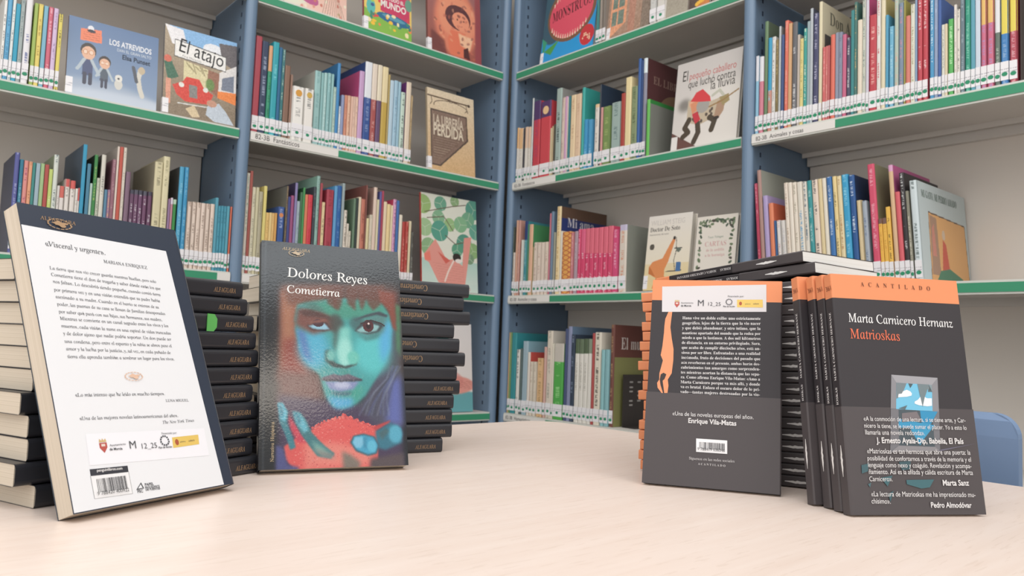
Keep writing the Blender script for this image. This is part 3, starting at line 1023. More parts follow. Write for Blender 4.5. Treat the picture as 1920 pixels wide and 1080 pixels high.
R22 1.2856 0.0092 0.254 dfb88c e0a0c8 0.240 c65a94 - - 0.010 4.2 -
R22 1.2956 0.0102 0.194 e05e68 - 0.000 - - - 0.010 4.2 -
R22 1.3065 0.0101 0.234 383436 - 0.000 - - c8c8c8 0.010 4.2 -
R22 1.3174 0.0060 0.194 908e7c - 0.000 - - d8d4c0 0.010 4.2 -
R22 1.3266 0.0137 0.214 d2dfe2 - 0.000 b4c4c6 - 708080 0.010 4.2 gato
R31 0.0349 0.0036 0.263 e0b27c - 0.000 - - - 0.010 0.0 -
R31 0.0389 0.0085 0.263 80a068 - 0.000 - - - 0.010 0.0 -
R31 0.0488 0.0226 0.262 30969c - 0.000 2f96a0 - - 0.010 0.0 -
R31 0.0749 0.0156 0.208 e8e6de - 0.000 - - 607070 0.010 0.0 -
R31 0.0919 0.0103 0.212 5a6c6a - 0.000 - - - 0.010 0.0 -
R31 0.1037 0.0233 0.236 a2bcc8 - 0.000 8cb8c8 - - 0.010 0.0 -
R31 0.1289 0.0106 0.201 e6dccf - 0.000 d2544a - - 0.010 0.0 -
R31 0.1409 0.0154 0.171 e8dcc8 - 0.000 - - c8b8a0 0.010 0.0 -
R31 0.1577 0.0153 0.171 e8dcc8 - 0.000 - - c8b8a0 0.010 0.0 -
R31 0.1754 0.0276 0.184 eabe88 - 0.000 - - b08a50 0.010 0.0 -
R31 0.2057 0.0106 0.220 d8aca0 - 0.000 - - - 0.010 0.0 -
R31 0.2186 0.0231 0.271 e2d6c4 - 0.000 d8d0c4 - a0a090 0.010 0.0 -
R31 0.2431 0.0071 0.231 e6dfcc - 0.000 - - - 0.010 0.0 -
R31 0.2514 0.0409 0.232 4eb248 d0c8bc 0.176 - - 9ae08a 0.010 0.0 -
R31 0.2963 0.0122 0.278 4c5880 - 0.000 - - - 0.010 0.0 -
R31 0.3098 0.0147 0.285 8c94b6 - 0.000 6c88a4 - - 0.010 0.0 -
R31 0.3258 0.0146 0.261 364458 - 0.000 - - 8090a8 0.010 0.0 -
R31 0.3427 0.0163 0.248 e8e4da 5a6c50 0.204 - - b8b4a8 0.010 0.0 -
R31 0.3604 0.0161 0.248 e8e4da 6a7c60 0.204 - - b8b4a8 0.010 0.0 -
R31 0.3779 0.0164 0.249 e8e4da 5a6c50 0.205 - - b8b4a8 0.010 0.0 -
R31 0.3957 0.0144 0.249 e8e4da 8a9880 0.206 - - - 0.010 0.0 -
R31 0.4118 0.0092 0.266 b84e4c - 0.000 - - - 0.010 0.0 -
R31 0.4224 0.0240 0.269 e8dfcc - 0.000 - - 504840 0.010 0.0 -
R31 0.4495 0.0130 0.219 8ec4c8 - 0.000 - - - 0.010 0.0 -
R31 0.4637 0.0146 0.220 88bcc2 - 0.000 - - - 0.010 0.0 -
R31 0.4794 0.0136 0.292 7a4a40 - 0.000 8a8a50 704038 c0a070 0.016 0.0 mundo
"""  # charcoal sliver among peach-topped spines by the corner is added for a dark gap
FACES = [('los_atrevidos', 'L', 1, 2, -1.318, 0.199, 0.192, 0.015, 6, 0.012),
 ('el_atajo', 'L', 1, 2, -1.1047, 0.1832, 0.237, 0.015, 6, 0.012),
 ('libreria', 'L', 1, 1, -0.3078, 0.1866, 0.27, 0.015, 6, 0.012),
 ('grulla', 'L', 2, 1, -0.3099, 0.2198, 0.31, 0.015, 6, 0.012),
 ('caballero', 'R', 1, 1, 0.6793, 0.2068, 0.25, 0.015, 6, 0.012),
 ('doctor', 'R', 2, 1, 0.5946, 0.1486, 0.211, 0.015, 6, 0.022),
 ('cartas', 'R', 2, 1, 0.7602, 0.1245, 0.194, 0.015, 6, 0.012),
 ('flores', 'L', 0, 1, -0.8082, 0.192, 0.249, 0.015, 6, 0.012),
 ('mundo', 'L', 0, 1, -0.5579, 0.1672, 0.221, 0.015, 6, 0.012),
 ('nina', 'L', 0, 1, -0.3288, 0.2146, 0.251, 0.015, 6, 0.012),
 ('monstruos', 'R', 0, 1, 0.1307, 0.2398, 0.312, 0.015, 6, 0.012),
 ('ventana', 'R', 0, 1, 0.4257, 0.1644, 0.304, 0.015, 6, 0.01),
 ('gris', 'R', 0, 1, 0.6456, 0.0784, 0.244, 0.015, 6, 0.01),
 ('noche', 'R', 0, 1, 0.7292, 0.0672, 0.243, 0.015, 6, 0.01),
 ('rosa', 'L', 3, 1, -0.272, 0.1811, 0.284, 0.015, 6, 0.012)]
POSE = {'C': [-1.3544, -1.2816, -0.255, 0.3043], 'A': [-1.5356, -1.4022, 0.4182, 0.3927], 'M': [-1.0081, -1.6908, -0.5168, 0.1604], 'K': [-1.0507, -1.4997, -1.0094, 0.1974]}
SHELF_Z = [1.7823, 1.4046, 1.0257, 0.6412]

# everyday colour words for the labels
PALETTE = [('white', 'eeece8'), ('cream', 'e8dcc0'), ('pale grey', 'c4c8c8'), ('grey', '8f9092'), ('charcoal', '4a4a4c'),
           ('black', '343032'), ('navy', '3a4878'), ('blue', '3a70b4'), ('sky blue', '5aaedc'), ('pale blue', 'b4d0e0'),
           ('blue-grey', '8a9cb4'), ('violet', '6a6ab0'), ('lilac', 'c8b0dc'), ('purple', '784a74'), ('mauve', '98707e'),
           ('magenta', 'c04878'), ('pink', 'e080a0'), ('hot pink', 'e03e70'), ('pale pink', 'e8c8c0'), ('red', 'd03c48'),
           ('brick red', 'b04c4c'), ('coral', 'e47862'), ('orange', 'e89050'), ('peach', 'eec09c'), ('tan', 'd8ac7c'),
           ('brown', '8a6a58'), ('dark brown', '5c4c44'), ('yellow', 'ecd64c'), ('mustard', 'ccaa48'), ('pale yellow', 'e8dc98'),
           ('golden', 'f0ba48'), ('lime', 'aac658'), ('green', '4aa04c'), ('dark green', '4a6c54'), ('olive', '868250'),
           ('sage', '94aa98'), ('pale green', 'c4d4c0'), ('teal', '2c9098'), ('turquoise', '38aaa8'), ('pale teal', '96c6c8'),
           ('beige', 'd0c4b0'), ('slate', '5c7084')]


def rgb(h):
    return np.array([int(h[i:i + 2], 16) for i in (0, 2, 4)], float)


def colour_word(h):
    c = rgb(h)
    return min(PALETTE, key=lambda p: float((((rgb(p[1]) - c) * (1.0, 1.2, 0.9)) ** 2).sum()))[0]


PLACE = {'R01': 'top shelf right of the corner', 'L12': 'second shelf of the far-left bay', 'L22': 'third shelf of the far-left bay',
         'L11': 'second shelf left of the corner', 'L21': 'third shelf left of the corner',
         'R11': 'second shelf right of the corner', 'R21': 'third shelf right of the corner',
         'R31': 'lowest shelf right of the corner', 'R12': 'upper shelf of the far-right bay',
         'R22': 'lower shelf of the far-right bay'}
ORD = ['first', 'second', 'third', 'fourth', 'fifth', 'sixth', 'seventh', 'eighth', 'ninth', 'tenth', 'eleventh',
       'twelfth', 'thirteenth', 'fourteenth', 'fifteenth']


COUNT = ['none', 'one', 'two', 'three', 'four', 'five', 'six', 'seven', 'eight', 'nine', 'ten', 'eleven']
TENS = {2: 'twenty', 3: 'thirty', 4: 'forty', 5: 'fifty', 6: 'sixty'}


def ordinal(n):
    small = ORD + ['sixteenth', 'seventeenth', 'eighteenth', 'nineteenth']
    if n <= 19:
        return small[n - 1]
    if n % 10 == 0:
        return TENS[n // 10][:-1] + 'ieth'
    return TENS[n // 10] + '-' + small[n % 10 - 1]


def shelf_labels(rows):
    """a label per book that singles it out: by its look and neighbours, else by its order among its like"""
    out = {}
    by = {}
    for i, r in enumerate(rows):
        by.setdefault(r['shelf'], []).append(i)
    for sh, ids in by.items():
        words = []
        for i in ids:
            r = rows[i]
            w = colour_word(r['col'])
            if r['top']:
                w2 = colour_word(r['top'])
                if w2 != w:
                    w = w + ' book with %s top' % w2
                else:
                    w = w + ' book'
            else:
                w = w + ' book'
            words.append(w)
        short = [w.split(' book')[0] for w in words]
        cand = []
        for k, i in enumerate(ids):
            r = rows[i]
            size = 'tall ' if r['h'] > 0.245 else ('small ' if r['h'] < 0.175 else '')
            wid = 'thick ' if r['t'] > 0.017 else ('slim ' if r['t'] < 0.0065 else '')
            l_ = short[k - 1] if k else None
            r_ = short[k + 1] if k + 1 < len(ids) else None
            if l_ and r_:
                nb = 'between %s and %s ones' % (l_, r_) if l_ != r_ else 'between two %s ones' % l_
            elif l_:
                nb = 'last in the row after a %s one' % l_
            else:
                nb = 'first in the row before a %s one' % r_
            lab = size + wid + words[k] + ' ' + nb + ', ' + PLACE[sh]
            if len(lab.split()) > 16:
                lab = wid + words[k] + ' ' + nb + ', ' + PLACE[sh]
            if len(lab.split()) > 16:
                lab = short[k] + ' book ' + nb + ', ' + PLACE[sh]
            cand.append(lab)
        for k, i in enumerate(ids):
            lab = cand[k]
            same = [q for q in range(len(ids)) if cand[q] == lab]
            if len(same) > 1 or len(lab.split()) > 16:
                a = b = k
                while a and short[a - 1] == short[k]:
                    a -= 1
                while b + 1 < len(ids) and short[b + 1] == short[k]:
                    b += 1
                if b - a > 1 and b - a < 10:
                    nb = ' after a %s one' % short[a - 1] if a else ''
                    lab = '%s of %s %s books%s, %s' % (ORD[k - a], COUNT[b - a + 1], short[k], nb, PLACE[sh])
                else:
                    lab = '%s book, %s from the left, %s' % (short[k], ordinal(k + 1), PLACE[sh])
            out[i] = lab
    return out


def read_books():
    rows = []
    for ln in BOOKS.strip().split('\n'):
        w = ln.split()
        g = lambda s: '' if s == '-' else s
        rows.append(dict(shelf=w[0], wall=w[0][0], lev=int(w[0][1]), bay=int(w[0][2]), u=float(w[1]), t=float(w[2]), h=float(w[3]),
                         col=w[4], top=g(w[5]), split=float(w[6]), cov=g(w[7]), covtop=g(w[8]), let=g(w[9]),
                         sb=float(w[10]), lean=float(w[11]), ex=w[12]))
    return rows


def shelf_frame(wall, u, back, z):
    """local x along the shelf to the right, local y into the shelf"""
    if wall == 'L':
        return Matrix.Translation((u, back, z))
    return Matrix.Translation((back, -u, z)) @ Matrix.Rotation(-math.pi / 2, 4, 'Z')


def side_basis(t):
    # cover plane on the x=t board: plane-x runs into the shelf from the spine
    return lambda a, b, e=0.0: (t + 0.0003 + e, a, b)


def shelf_book(r, label):
    t, h = r['t'], r['h']
    d = min(0.25, max(0.11, h * 0.76))
    if 'gato' in r['ex']:
        d = 0.262
    if 'mundo' in r['ex']:
        d = 0.21
    if r['sb'] > 0.02:
        d = min(d, 0.22)
    mw = shelf_frame(r['wall'], r['u'], r['sb'] + 0.0015 * RNG.random(), SHELF_Z[r['lev']] + 0.0007)
    if r['lean']:
        mw = Matrix.Translation((0, 0, t * math.sin(R(r['lean'])))) @ mw @ Matrix.Rotation(-R(r['lean']), 4, 'Y')
    root = empty('book', mw)
    tag(root, label, 'book', 'books on the ' + PLACE[r['shelf']])
    hard = t > 0.007 and h > 0.19
    c = 0.0016 if hard else 0.0005
    c = min(c, t * 0.2)
    rad = min(0.35 * t, 0.004) if t > 0.009 else 0.2 * t
    ct = float(r['ex'].split('ct=')[1][:3]) if 'ct=' in r['ex'] else 0.68
    lv = sorted({0.0, h} | ({r['split']} if r['top'] and 0.01 < r['split'] < h - 0.005 else set())
                | ({h * ct} if r['covtop'] else set()))
    board = r['cov'] or r['col']
    ms = [spine_mat(r['col'], r['let'], 'chain' in r['ex']), mat('board', board), spine_mat(r['top'] or r['col'], ''),
          mat('board', r['covtop'] or board)]

    def slot(w, zm):
        if w == 'spine':
            return 2 if r['top'] and zm > r['split'] else 0
        return 3 if r['covtop'] and zm > h * ct else 1
    me = case_mesh(t, d, h, c, rad, lv, slot, uv=True)
    mesh_obj('cover', me, root, ms)
    ins = 0.003 if hard else 0.0004
    pages(root, c, t - c, max(rad, c), d - ins, ins, h - ins, 0)
    if 'nolab' not in r['ex']:
        z0 = 0.008 + 0.002 * RNG.random()
        lh = 0.037
        v, f = box_verts(0.0002, t - 0.0002, -0.0005, 0.0012, z0, z0 + lh)
        lb = mesh_obj('spine_label', pyd(v, f), root, [label_mat()])
        disc('green_dot', lb, min(0.0052, t * 0.46), 0.0042, t / 2, -0.0005, z0 + 0.0085 + 0.004 * RNG.random(),
             mat('sticker', '109468', 0.4))
    if 'emb=' in r['ex']:
        hx = r['ex'].split('emb=')[1][:6]
        disc('emblem', root, t * 0.3, t * 0.3, t / 2, 0.0, h * 0.88, mat('ink', hx, 0.5))
    bs = side_basis(t)
    if 'gato' in r['ex']:
        a = Art(d - 0.008, h, 0.0016, 'ccd9da')
        a.poly([(0.04, 0.0), (d - 0.012, 0.0), (d - 0.02, h * 0.68), (0.045, h * 0.72)], '6a5040')
        a.poly([(0.042, 0.0), (d - 0.014, 0.0), (d - 0.022, h * 0.67), (0.047, h * 0.705)], 'f0b878')
        a.poly([(0.047, 0.02), (0.09, 0.02), (0.085, h * 0.67), (0.05, h * 0.69)], 'b49078')
        a.poly([(0.055, 0.06), (0.075, 0.06), (0.07, 0.13), (0.058, 0.12)], 'd89080')
        a.poly([(0.1, 0.03), (0.14, 0.03), (0.128, 0.09), (0.112, 0.1)], 'd8604c')
        a.ell(0.118, 0.11, 0.008, 0.011, 'e0c8b0')
        a.poly([(0.06, 0.0), (0.2, 0.0), (0.21, 0.02), (0.14, 0.038), (0.09, 0.03)], '4c8a6c')
        a.mesh('front_cover', root, art_mat(), basis=lambda x, z: bs(x + 0.006, z))
        b2 = lambda x, z, e=0.0: bs(x, z, 0.0004)
        write('title_lettering', root, [('MI GATO, MI PERRO AMADO', 'bserif', (0.022, h * 0.85), (0.21, h * 0.85), 1.7)],
              mat('ink', '6f8478', 0.5), basis=b2)
    if 'mundo' in r['ex']:
        b2 = lambda x, z, e=0.0: bs(x, z, 0.0003)
        write('title_lettering', root, [('El mundo', 'bserif', (0.03, h * 0.76), (0.17, h * 0.76), 1.5)], mat('ink', 'd8ccc4', 0.5), basis=b2)
    if r['cov'] == 'dcd2b2':
        b2 = lambda x, z, e=0.0: bs(x, z, 0.0003 + e)
        decal('cover_illustration', root, [([(0.012, 0.02), (0.2, 0.02), (0.2, h * 0.74), (0.012, h * 0.74)], '54504e')], basis=b2)
        write('title_lettering', root, [('Don A', 'bserif', (0.035, h * 0.84), (0.135, h * 0.84), 1.2)], mat('ink', '7a7868', 0.5), basis=b2)
    if r['cov'] == '5e3638':
        b2 = lambda x, z, e=0.0: bs(x, z, 0.0003 + e)
        decal('cover_illustration', root, [(ellipse(d * 0.62, h * 0.5, d * 0.36, h * 0.2, 28), '8a6c52')], basis=b2)
        write('title_lettering', root, [('EL LIBRO', 'bserif', (0.03, h * 0.76), (0.16, h * 0.76), 1.2)], mat('ink', '9c7c70', 0.5), basis=b2)
    if r['cov'] == '2c3c7c':
        write('title_lettering', root, [('Mi ama', 'bserif', (0.03, h * 0.775), (0.15, h * 0.775), 1.2)], mat('ink', 'd8d8e0', 0.5),
              basis=lambda x, z, e=0.0: bs(x, z, 0.0003))
    return root


# covers shown face-out: painters work on (w, h) in metres
def L_(w, h, pts):
    return [(x * w, (1 - y) * h) for x, y in pts]


def art_los_atrevidos(a, w, h):
    a.vgrad(0, h, '93a6bf', '6a83a8')
    a.ell(w * 0.35, 0.0, w * 0.7, h * 0.24, 'aab7c9', soft=0.012)
    a.ell(w * 0.6, -h * 0.1, w * 0.9, h * 0.24, 'c4cedb', soft=0.01)
    a.poly(L_(w, h, [(0.13, 0.13), (0.35, 0.1), (0.36, 0.27), (0.13, 0.28)]), 'ee8a68')
    for k in range(4):
        a.line(L_(w, h, [(0.16, 0.17 + k * 0.028), (0.33, 0.155 + k * 0.028)]), 0.001, 'b8664c')
    a.ell(w * 0.235, h * 0.895, w * 0.033, h * 0.035, 'e8e8ee')
    a.ell(w * 0.24, h * 0.86, w * 0.045, h * 0.02, '3a3a44')

    def kid(cx, top, s, coat):
        a.poly(L_(w, h, [(cx - 0.05 * s, top + 0.2 * s), (cx + 0.05 * s, top + 0.2 * s), (cx + 0.055 * s, top + 0.42 * s), (cx - 0.06 * s, top + 0.42 * s)]), coat)
        a.line(L_(w, h, [(cx - 0.04 * s, top + 0.22 * s), (cx - 0.11 * s, top + 0.36 * s)]), 0.007 * s, 'b8c4cc')
        a.line(L_(w, h, [(cx + 0.04 * s, top + 0.22 * s), (cx + 0.12 * s, top + 0.38 * s)]), 0.007 * s, 'b8c4cc')
        a.line(L_(w, h, [(cx - 0.03 * s, top + 0.4 * s), (cx - 0.03 * s, top + 0.52 * s)]), 0.008 * s, '4a4c5c')
        a.line(L_(w, h, [(cx + 0.03 * s, top + 0.4 * s), (cx + 0.03 * s, top + 0.52 * s)]), 0.008 * s, '4a4c5c')
        a.ell(cx * w, (1 - top - 0.1 * s) * h, 0.085 * s * w, 0.1 * s * h, '4a423e')
        a.ell(cx * w, (1 - top - 0.13 * s) * h, 0.072 * s * w, 0.085 * s * h, 'e6b89c')
        for q in (-0.032, 0.032):
            a.ell((cx + q * s) * w, (1 - top - 0.12 * s) * h, 0.028 * s * w, 0.032 * s * h, 'c88858')
            a.ell((cx + q * s) * w, (1 - top - 0.12 * s) * h, 0.021 * s * w, 0.025 * s * h, 'f0d4c0')
    kid(0.22, 0.3, 1.0, '515a7c')
    kid(0.4, 0.42, 0.78, '5a6470')
    a.ell(w * 0.56, h * 0.25, w * 0.045, h * 0.07, 'd6d4cc').ell(w * 0.56, h * 0.33, w * 0.042, h * 0.045, 'e4e2da')
    a.ell(w * 0.56, h * 0.325, w * 0.012, h * 0.012, '40404a')
    a.line(L_(w, h, [(0.8, 0.5), (0.78, 0.62), (0.8, 0.74), (0.83, 0.84)]), 0.011, 'd8d4c8')
    a.line(L_(w, h, [(0.72, 0.48), (0.76, 0.66)]), 0.008, '5c6068')
    a.ell(w * 0.815, h * 0.5, w * 0.04, h * 0.05, 'c8b89c')


def art_el_atajo(a, w, h):
    a.vgrad(0, h, '8a7a66', 'b8a890')
    a.poly(L_(w, h, [(0.05, 0), (1, 0), (1, 0.3), (0.3, 0.22)]), '8fbce6')
    a.poly(L_(w, h, [(0.0, 0.0), (0.24, 0.02), (0.32, 0.24), (0.1, 0.2)]), 'f0eef0')
    a.ell(w * 0.66, h * 0.84, w * 0.14, h * 0.07, 'eceef2')
    a.poly(L_(w, h, [(0.74, 0.06), (1, 0.04), (1, 0.34), (0.8, 0.28)]), '6c6668')
    a.poly(L_(w, h, [(0.26, 0.36), (0.6, 0.4), (0.58, 0.66), (0.26, 0.6)]), 'dcd2a8')
    for k in range(9):
        a.line(L_(w, h, [(0.3 + 0.03 * k, 0.38 + 0.02 * (k % 3)), (0.34 + 0.03 * k, 0.42 + 0.02 * (k % 4))]), 0.003, 'a89c78')
    a.poly(L_(w, h, [(0.6, 0.4), (0.78, 0.42), (0.74, 0.7), (0.58, 0.6)]), '9a6e5a')
    a.ell(w * 0.63, h * 0.43, w * 0.06, h * 0.07, '6f8f52', soft=0.002)
    a.poly(L_(w, h, [(0.76, 0.4), (1, 0.28), (1, 0.72), (0.74, 0.7)]), 'e4e0dc')
    a.poly(L_(w, h, [(0.8, 0.46), (0.97, 0.4), (0.97, 0.6), (0.79, 0.6)]), '7c8494')
    a.poly(L_(w, h, [(0.74, 0.62), (1, 0.6), (1, 0.74), (0.74, 0.7)]), 'ee8a48')
    a.poly(L_(w, h, [(0.12, 0.66), (0.26, 0.6), (0.3, 0.54), (0.48, 0.54), (0.54, 0.62), (0.68, 0.68), (0.62, 0.8), (0.3, 0.82), (0.18, 0.76)]), 'd84c40')
    a.poly(L_(w, h, [(0.34, 0.62), (0.45, 0.62), (0.46, 0.76), (0.35, 0.76)]), '8a8884')
    for cx in (0.24, 0.57):
        a.ell(w * cx, h * 0.36, w * 0.035, h * 0.028, 'e8e8e0')
    a.line(L_(w, h, [(0.2, 0.85), (0.66, 0.83)]), 0.003, 'd8d8d4')
    a.poly(L_(w, h, [(0.0, 0.42), (0.1, 0.4), (0.2, 0.56), (0.06, 0.62)]), '46705a')
    a.poly(L_(w, h, [(0.03, 0.6), (0.1, 0.6), (0.1, 0.88), (0.04, 0.86)]), 'e0a088')
    a.ell(w * 0.05, h * 0.62, w * 0.05, h * 0.04, 'd4705c')
    a.poly(L_(w, h, [(0.0, 0.88), (1, 0.82), (1, 1), (0, 1)]), '8c7c68')
    a.poly(L_(w, h, [(0.6, 0.82), (0.76, 0.76), (0.86, 0.84), (0.98, 0.98), (0.7, 0.98), (0.58, 0.92)]), 'c2ccd6')
    a.ell(w * 0.66, h * 0.22, w * 0.07, h * 0.04, 'c89880')
    a.poly(L_(w, h, [(0.3, 0.9), (0.42, 0.84), (0.5, 0.96), (0.4, 0.98)]), 'd8c4a0')
    a.poly(L_(w, h, [(0.13, 0.14), (0.85, 0.2), (0.85, 0.38), (0.13, 0.34)]), '4a4a48')
    a.poly(L_(w, h, [(0.14, 0.15), (0.84, 0.21), (0.84, 0.37), (0.14, 0.33)]), 'f2f0ec')
    a.speck(6, 2)


def art_libreria(a, w, h):
    a.vgrad(0, h, 'd2ae80', 'e4d4b8')
    a.line(L_(w, h, [(0.0, 0.09), (0.88, 0.1)]), 0.005, '6a5848')
    a.ell(w * 0.89, h * 0.9, w * 0.03, h * 0.02, '54463a')
    for s in (1, -1):
        pts = [(0.5 + s * (0.36 - 0.5 * t + 0.06 * math.sin(9 * t)), 0.2 - 0.09 * math.sin(3.1 * t)) for t in [k / 12 for k in range(9)]]
        a.line(L_(w, h, pts), 0.003, '7c6a58')
    a.line(L_(w, h, [(0.08, 0.1), (0.1, 0.16), (0.06, 0.2)]), 0.003, '7c6a58').line(L_(w, h, [(0.83, 0.11), (0.85, 0.17), (0.8, 0.2)]), 0.003, '7c6a58')
    sign = [(0.06, 0.25), (0.84, 0.25), (0.86, 0.56), (0.26, 0.94), (0.06, 0.94)]
    a.poly(L_(w, h, sign), '5e5048')
    a.poly(L_(w, h, [(0.09, 0.27), (0.82, 0.27), (0.83, 0.55), (0.25, 0.92), (0.09, 0.92)]), '8a7466')
    a.poly(L_(w, h, [(0.1, 0.5), (0.8, 0.52), (0.4, 0.8), (0.1, 0.86)]), '7e685c', soft=0.01)
    for k in range(9):
        a.line(L_(w, h, [(0.12, 0.6 + k * 0.03), (0.66 - k * 0.05, 0.6 + k * 0.03)]), 0.0018, 'a08c7a')
    a.speck(5, 2)


def art_grulla(a, w, h):
    a.a[:] = a.c('e2e4d6')
    a.vgrad(0, h * 0.32, 'dce4da', 'b4d4c8')
    for cx, cy, r_, c_ in [(0.03, 0.12, .14, '9cbc7a'), (0.34, 0.09, .11, '6fa88e'), (0.6, 0.04, .08, '8fb080'), (0.95, 0.1, .15, '5c9c8a'), (0.84, 0.22, .12, '78ac8c'),
                           (0.06, 0.36, .13, 'a4c496'), (0.3, 0.24, .11, '86b490'), (0.5, 0.3, .1, '9cc088'), (0.7, 0.28, .12, '88b890'), (0.98, 0.34, .12, '6aa894'),
                           (0.32, 0.38, .15, '5ca08c'), (0.12, 0.56, .13, '90b488'), (0.76, 0.48, .14, '5c9a86'), (0.63, 0.56, .1, '62a084'), (0.92, 0.55, .12, '90b47c'), (0.86, 0.64, .08, '7c9c7c')]:
        a.ell(w * cx, h * (1 - cy), w * r_, w * r_ * 1.02, c_)
        for q in range(3):
            a.line([(w * cx, h * (1 - cy)), (w * (cx + r_ * math.cos(q * 2.1 + cx * 9)), h * (1 - cy) + w * r_ * math.sin(q * 2.1 + cx * 9))], 0.0012, 'd0dcc4')
    for pts in ([(0.06, 0.2), (0.3, 0.15), (0.55, 0.1), (0.8, 0.06)], [(0.42, 0.42), (0.6, 0.5), (0.8, 0.46)], [(0.1, 0.26), (0.4, 0.22), (0.56, 0.36)]):
        a.line(L_(w, h, pts), 0.003, '6a5a4a')
    a.poly(L_(w, h, [(0.04, 0.64), (0.24, 0.47), (0.44, 0.68), (0.56, 0.66), (0.72, 0.72), (0.76, 0.42), (0.9, 0.4), (0.76, 0.94), (0.3, 0.94), (0.12, 0.72), (0.05, 0.7)]), 'e49c90')
    a.poly(L_(w, h, [(0.04, 0.64), (0.14, 0.6), (0.16, 0.7), (0.05, 0.7)]), 'ec8474')
    a.poly(L_(w, h, [(0.28, 0.6), (0.5, 0.68), (0.42, 0.72)]), 'd4685c')
    for k in range(8):
        a.line(L_(w, h, [(0.2 + 0.02 * k, 0.72 + k * 0.027), (0.74, 0.74 + k * 0.025)]), 0.001, 'd08a80')
    a.ell(w * 0.62, h * 0.36, w * 0.075, h * 0.045, '34302e').ell(w * 0.65, h * 0.325, w * 0.06, h * 0.022, 'ece4dc')
    a.line(L_(w, h, [(0.56, 0.68), (0.46, 0.8), (0.4, 0.9)]), 0.006, 'f0dcd0')
    a.poly(L_(w, h, [(0, 0.8), (0.3, 0.92), (0.6, 0.96), (1, 0.9), (1, 1), (0, 1)]), 'c8dcd2', alpha=0.7)


def art_caballero(a, w, h):
    a.vgrad(0, h, 'dcd6d0', 'cfcac6')
    a.ell(w * 0.7, h * 0.3, w * 0.5, h * 0.4, 'e2ddd6', soft=0.03)
    a.ell(w * 0.17, h * 0.5, w * 0.1, h * 0.07, '8a8680', soft=0.012)
    a.poly(L_(w, h, [(0, 0.79), (0.42, 1.0), (0, 1.0)]), '6a4a44')
    a.poly(L_(w, h, [(0.0, 0.84), (0.1, 0.84), (0.1, 1.0), (0.0, 1.0)]), 'e6e2de')
    a.poly(L_(w, h, [(0.22, 0.46), (0.36, 0.42), (0.58, 0.52), (0.74, 0.5), (0.8, 0.6), (0.6, 0.72), (0.42, 0.76), (0.22, 0.7)]), 'c6b79f')
    for k in range(26):
        x, y = 0.22 + 0.4 * RNG.random(), 0.48 + 0.24 * RNG.random()
        a.ell(w * x, h * (1 - y), 0.004, 0.005, '5c5048')
    for pts in ([(0.26, 0.68), (0.2, 0.76), (0.26, 0.82), (0.18, 0.86)], [(0.4, 0.74), (0.42, 0.84), (0.36, 0.94)], [(0.58, 0.7), (0.66, 0.74), (0.62, 0.84)]):
        a.line(L_(w, h, pts), 0.016, '4e4438')
    a.poly(L_(w, h, [(0.68, 0.54), (0.8, 0.52), (0.78, 0.66), (0.7, 0.74), (0.64, 0.72)]), 'b09078')
    a.ell(w * 0.68, h * 0.28, w * 0.045, h * 0.02, '3c3430')
    a.poly(L_(w, h, [(0.7, 0.5), (0.84, 0.48), (0.86, 0.56), (0.76, 0.6)]), 'a49468')
    a.line(L_(w, h, [(0.56, 0.58), (0.76, 0.54), (0.98, 0.46)]), 0.004, '9c7c50')
    a.ell(w * 0.33, h * 0.5, w * 0.085, h * 0.06, 'e8b090')
    a.poly(L_(w, h, [(0.26, 0.5), (0.42, 0.46), (0.44, 0.56), (0.3, 0.62)]), 'dc9470')
    a.ell(w * 0.46, h * 0.45, w * 0.1, h * 0.08, 'a8a49e')
    a.poly(L_(w, h, [(0.26, 0.47), (0.34, 0.38), (0.44, 0.36), (0.56, 0.46), (0.58, 0.52), (0.42, 0.5)]), 'd8444a')
    a.poly(L_(w, h, [(0.3, 0.62), (0.38, 0.6), (0.44, 0.7), (0.36, 0.74)]), 'c83e4a')
    a.line(L_(w, h, [(0.6, 0.46), (0.7, 0.42), (0.76, 0.48)]), 0.008, 'c4c4b4')


def art_doctor(a, w, h):
    a.vgrad(0, h, 'e6cf98', 'eae4da')
    a.vgrad(h * 0.35, h, 'ece2cc', 'e8e2da')
    a.poly(L_(w, h, [(0.1, 0.68), (0.18, 0.62), (0.4, 0.58), (0.56, 0.38), (0.63, 0.3), (0.66, 0.34), (0.54, 0.62), (0.46, 0.74), (0.5, 0.98), (0.2, 0.98), (0.28, 0.84), (0.12, 0.78)]), 'e2925c')
    a.poly(L_(w, h, [(0.16, 0.72), (0.1, 0.68), (0.1, 0.78), (0.26, 0.82)]), 'c87844')
    a.ell(w * 0.635, h * 0.68, w * 0.03, h * 0.022, '3c3432')
    a.line(L_(w, h, [(0.68, 0.32), (0.7, 0.48), (0.66, 0.62), (0.7, 0.74)]), 0.002, '4c4844')
    a.line(L_(w, h, [(0.66, 0.46), (0.82, 0.46)]), 0.003, '4c4844').ell(w * 0.75, h * 0.52, w * 0.05, h * 0.03, '6a746a')
    a.line(L_(w, h, [(0.5, 0.76), (0.84, 0.75)]), 0.003, '5c564e')
    a.poly(L_(w, h, [(0.72, 0.64), (0.82, 0.64), (0.83, 0.76), (0.72, 0.76)]), '4c74a4')
    a.ell(w * 0.13, h * 0.58, w * 0.055, h * 0.042, '5c564e')


